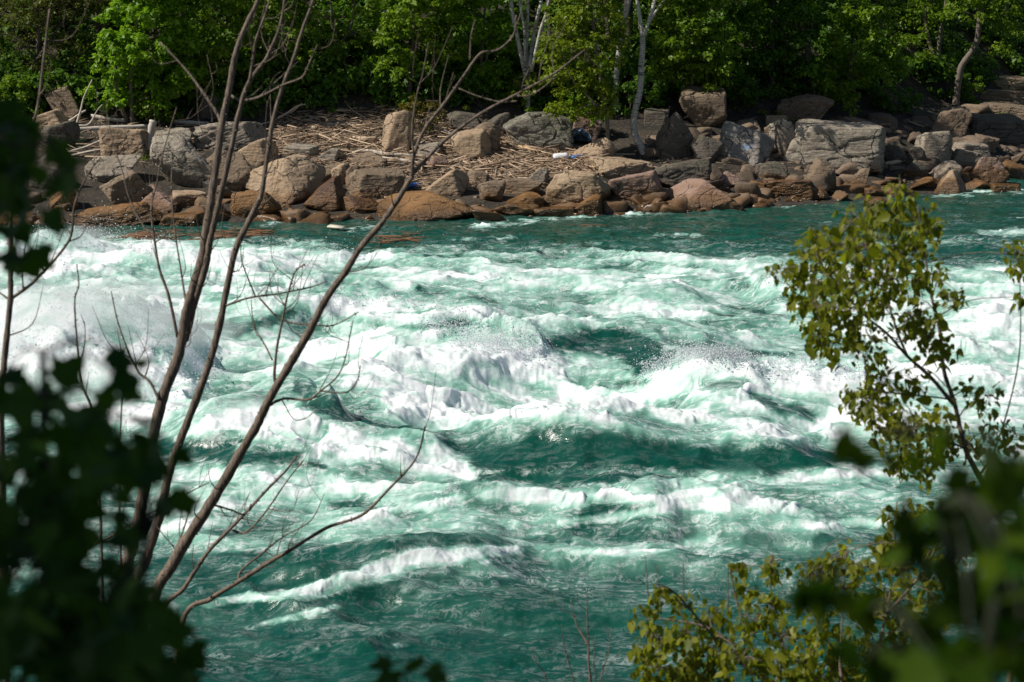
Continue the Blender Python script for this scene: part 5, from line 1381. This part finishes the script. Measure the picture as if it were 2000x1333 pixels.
leafy("birch_shrub", "bushy low birch with yellow-green leaves along the bottom right", "birch", (1550, 1600), 9.0,
 [([(1500,1380),(1470,1270),(1440,1180),(1425,1110)], 9, 2.5, (0,.1)), ([(1490,1330),(1400,1250),(1320,1160),(1280,1140)], 7, 2, (.02,-.2)), ([(1480,1300),(1390,1230),(1300,1210),(1260,1210)], 6, 2, (.02,.2)),
  ([(1640,1380),(1640,1290),(1645,1200),(1650,1100)], 9, 2, (0,.2)), ([(1640,1290),(1590,1200),(1580,1120)], 6, 2, (.1,0)), ([(1700,1380),(1720,1250),(1740,1150),(1750,1000)], 10, 3, (0,.3)),
  ([(1730,1200),(1800,1120),(1850,1030),(1900,970)], 6, 2, (.1,.3)), ([(1500,1370),(1530,1280),(1510,1180),(1500,1100)], 6, 2, (.05,.2)),
  ([(1275,1250),(1268,1190),(1260,1085)], 4, 1.5, (.1,.1)), ([(1292,1200),(1288,1160),(1283,1105)], 3, 1.5, (.1,.1)), ([(1335,1180),(1335,1140),(1334,1095)], 3, 1.5, (.1,.1)), ([(1422,1200),(1422,1150),(1422,1100)], 3, 1.5, (.1,.1))],
 [(1262,1205,22),(1290,1150,14),(1295,1165,18),(1290,1250,34),(1262,1270,22),(1275,1310,34),(1340,1175,22),(1340,1235,32),(1345,1295,38),(1398,1200,28),(1400,1265,34),(1390,1320,34),(1440,1110,16),(1455,1105,12),(1455,1155,20),(1470,1215,30),(1450,1285,34),(1505,1108,20),(1510,1115,16),(1510,1175,26),(1530,1245,32),(1510,1310,36),(1580,1125,26),(1605,1115,22),(1590,1170,26),(1600,1230,30),(1575,1295,34),(1640,1095,24),(1648,1075,14),(1650,1150,28),(1690,1110,20),(1690,1195,30),(1655,1260,32),(1640,1315,34),(1740,1165,30),(1750,1105,24),(1760,1230,32),(1800,1135,30),(1805,1200,30),(1715,1285,36),(1850,1180,30),(1850,1095,30),(1880,1045,26),(1800,1000,26),(1735,1068,24),(1715,1062,16),(1750,1010,22),(1840,1020,24),(1900,975,28),(1930,1030,28),(1870,990,22),(1780,1060,26),(1820,1080,22),(1780,1290,36),(1590,1330,30),(1330,1335,30)],
 'birch', .043, 16, per=8)

# ------------------------------------------------------------------ near bank: close, shaded foliage
a_ = [(0, .0), (.05, .22), (-.08, .42), (.22, .36), (.42, .62), (.55, .28), (.72, .24), (1, 0)]
MV = [(.35, 0, -.03)] + [(x, y, .05 * abs(y)) for x, y in a_] + [(x, -y, .05 * abs(y)) for x, y in a_[-2:0:-1]]
MF = [(0, k, k + 1) for k in range(1, len(MV) - 1)] + [(0, len(MV) - 1, 1)]
def blob(x, y, rx, ry, n, r):
    t = r.uniform(0, 2 * math.pi, n); q = r.uniform(0, 1, n) ** .5
    return [(x + rx * c * k, y + ry * s * k) for c, s, k in zip(np.cos(t), np.sin(t), q)]
def close_foliage(name, label, cat, base, Y, blobs, L, leaf, seed, stems, dsp=.25, hang=.35, extra=None, big=None):
    r = np.random.default_rng(seed)
    g = np.array(base, float); root = empty(name, g)
    T = Tubes(); AP = []
    for P, r0, r1 in stems:
        S = spline(P, 8); T.add(S, np.linspace(r0, r1, len(S)), 7, .05); AP.append(S)
    AP = np.concatenate(AP)
    pts = [q for b in blobs for q in blob(*b, r)]
    P = np.array([at_depth(x, y, Y + r.normal(0, dsp)) for x, y in pts])
    n = len(P)
    A = r.normal(0, .6, (n, 3)); A[:, 2] -= hang
    N = r.normal(0, .55, (n, 3)) + np.array([-.1, -.35, .6])
    ll = L * np.exp(r.normal(0, .22, n))
    if big:
        for (x, y, l, ang, yy) in big:
            P = np.concatenate([P, [at_depth(x, y, yy)]]); a = math.radians(ang)
            A = np.concatenate([A, [[math.cos(a), r.normal(0, .2), -math.sin(a)]]])
            N = np.concatenate([N, [[.7 + r.normal(0, .25), -.6, .15 + r.normal(0, .25)]]]); ll = np.append(ll, l)
    V, F, k = leaf_cards(P, A, N, ll, ll * .95, MV, MF)
    tone = np.repeat(r.uniform(0, 1, len(P)), k)
    for q in P[::2]:
        s = AP[np.argmin(np.linalg.norm(AP - q, axis=1))]
        if np.linalg.norm(s - q) > .16: continue
        T.add(spline([s, (s + q) / 2 + np.array([0, 0, .02]), q], 3), np.linspace(.0022, .0009, 7), 4)
    if extra is not None:
        C, R, per, sz = extra
        V2, F2, t2 = clump_leaves(C, R, per, sz, r, .6, .8)
        F = F + [f + len(V) for f in F2]; V = np.concatenate([V, V2]); tone = np.concatenate([tone, t2])
    T.build("stems", STEMM, root, g)
    link_mesh("foliage", V - g, F, LM[leaf], root, False, {"tone": tone})
    return tag(root, label, cat)

rr_ = np.random.default_rng(90)
d_ = rr_.normal(size=(420, 3)); d_ /= np.linalg.norm(d_, axis=1)[:, None]
SHADE_CROWN = np.array([-2.45, 2.0, 10.98]) + d_ * (rr_.uniform(.1, 1, 420) ** .4)[:, None] * np.array([1.3, 1.6, .72])  # unseen crown above the frame, added to shade the near left leaves
close_foliage("maple_tree", "dark out-of-focus maple branch hanging into the upper left edge", "tree", (-3.6, 1.6, 7.6), 2.35,
 [(10,320,45,100,26),(80,345,70,45,16),(140,310,36,30,6),(20,470,28,50,12),(30,250,40,40,12),(90,460,16,16,2),(40,520,20,12,2)],
 .034, 'near', 51, [([(-3.6,1.6,7.4),(-3.55,1.7,9.2),(-3.2,1.9,11),(-2.6,2.2,13)], .13, .04), ([(-3.5,1.75,9.4),(-2.4,2.0,9.75),(-1.2,2.1,9.8),(-.7,2.1,9.82),(-.5,2.1,9.8)], .02, .002), ([(-3.2,1.9,11),(-2.5,2.3,11.3),(-1.6,2.4,11.4)], .05, .01)],
 .08, extra=(SHADE_CROWN, rr_.uniform(.2, .36, 420), 42, .085))
close_foliage("leafy_shrub", "large dark blurred bush filling the lower left corner", "shrub", (-.75, 1.9, 7.8), 2.0,
 [(50,770,70,60,14),(130,850,130,60,36),(250,870,100,48,22),(50,950,95,110,41),(180,950,120,70,31),(50,1120,100,140,83),(180,1190,150,90,83),(120,1290,200,70,105),(330,890,40,26,5),(345,965,34,20,5),(300,1290,90,60,21),(230,1060,50,50,10),(330,1220,60,40,8),(120,1060,80,60,14),(390,1300,40,40,5)],
 .032, 'near', 52, [([(-.75,1.9,7.7),(-.6,2.0,8.6),(-.5,2.0,9.2),(-.48,2.0,9.6)], .018, .004), ([(-.7,1.9,8.0),(-.45,2.0,8.9),(-.38,2.0,9.4)], .014, .003), ([(-.75,1.9,7.9),(-.35,2.0,8.8),(-.33,2.0,9.2)], .012, .003)],
 .18, big=[(205,690,.036,20,1.9),(215,735,.034,10,1.9),(240,765,.026,20,1.9),(262,715,.02,-20,1.9),(200,800,.032,-70,1.9),(330,970,.034,15,1.9)])
close_foliage("leafy_shrub", "near green bush with large soft leaves blurred in the lower right corner", "shrub", (.75, 1.4, 8.0), 1.35,
 [(1930,1060,80,120,21),(1960,960,50,60,9),(1960,1200,60,100,24),(1850,1220,90,70,19),(1900,1300,130,50,29),(1780,1300,110,40,14),(1840,1060,50,40,5),(1990,1090,40,120,10)],
 .030, 'nearb', 53, [([(.75,1.4,7.9),(.55,1.38,8.8),(.42,1.35,9.3),(.36,1.35,9.75)], .0026, .001), ([(.7,1.4,8.3),(.4,1.35,9.0),(.3,1.35,9.4),(.24,1.32,9.55)], .002, .0008),
  ([at_depth(x, y, 1.33) for x, y in [(2060,1330),(1960,1200),(1850,1120),(1720,1120),(1600,1150)]], .0016, .0007), ([at_depth(x, y, 1.32) for x, y in [(2040,1050),(1980,930),(1880,860),(1780,845),(1640,872)]], .0016, .0007), ([at_depth(x, y, 1.31) for x, y in [(1990,1120),(1900,1030),(1810,990),(1735,1005)]], .0012, .0006)],
 .1, .3, big=[(1622,870,0.028,12,1.3),(1660,905,0.023,-15,1.3),(1725,880,0.023,60,1.3),(1780,885,0.023,75,1.3),(1830,840,0.031,80,1.3),(1850,920,0.035,50,1.3),(1930,870,0.039,78,1.25),(1965,930,0.039,70,1.25),
  (1740,1010,0.033,40,1.3),(1780,1040,0.033,70,1.3),(1820,990,0.028,30,1.3),(1545,1180,0.039,-30,1.3),(1590,1150,0.031,35,1.3),(1640,1150,0.036,60,1.3),(1690,1150,0.034,75,1.3),(1600,1170,0.028,90,1.3),(1730,1180,0.023,30,1.3),(1900,1000,.03,80,1.3),(1860,1010,.034,60,1.3),(1950,1040,.036,85,1.3),(1830,1090,.03,70,1.3),(1690,1290,.03,60,1.3),(1560,1200,0.023,-80,1.3)])
close_foliage("leafy_shoot", "tip of a dark blurred leafy shoot poking up at the bottom edge", "shoot", (-.15, 2.6, 7.8), 2.6,
 [(800,1300,40,14,5),(760,1318,26,12,4),(850,1316,26,12,4),(790,1345,60,20,8)], .032, 'near', 54, [([(-.15,2.6,7.5),(-.14,2.6,8.4),(-.135,2.6,8.85)], .008, .002)], .08)
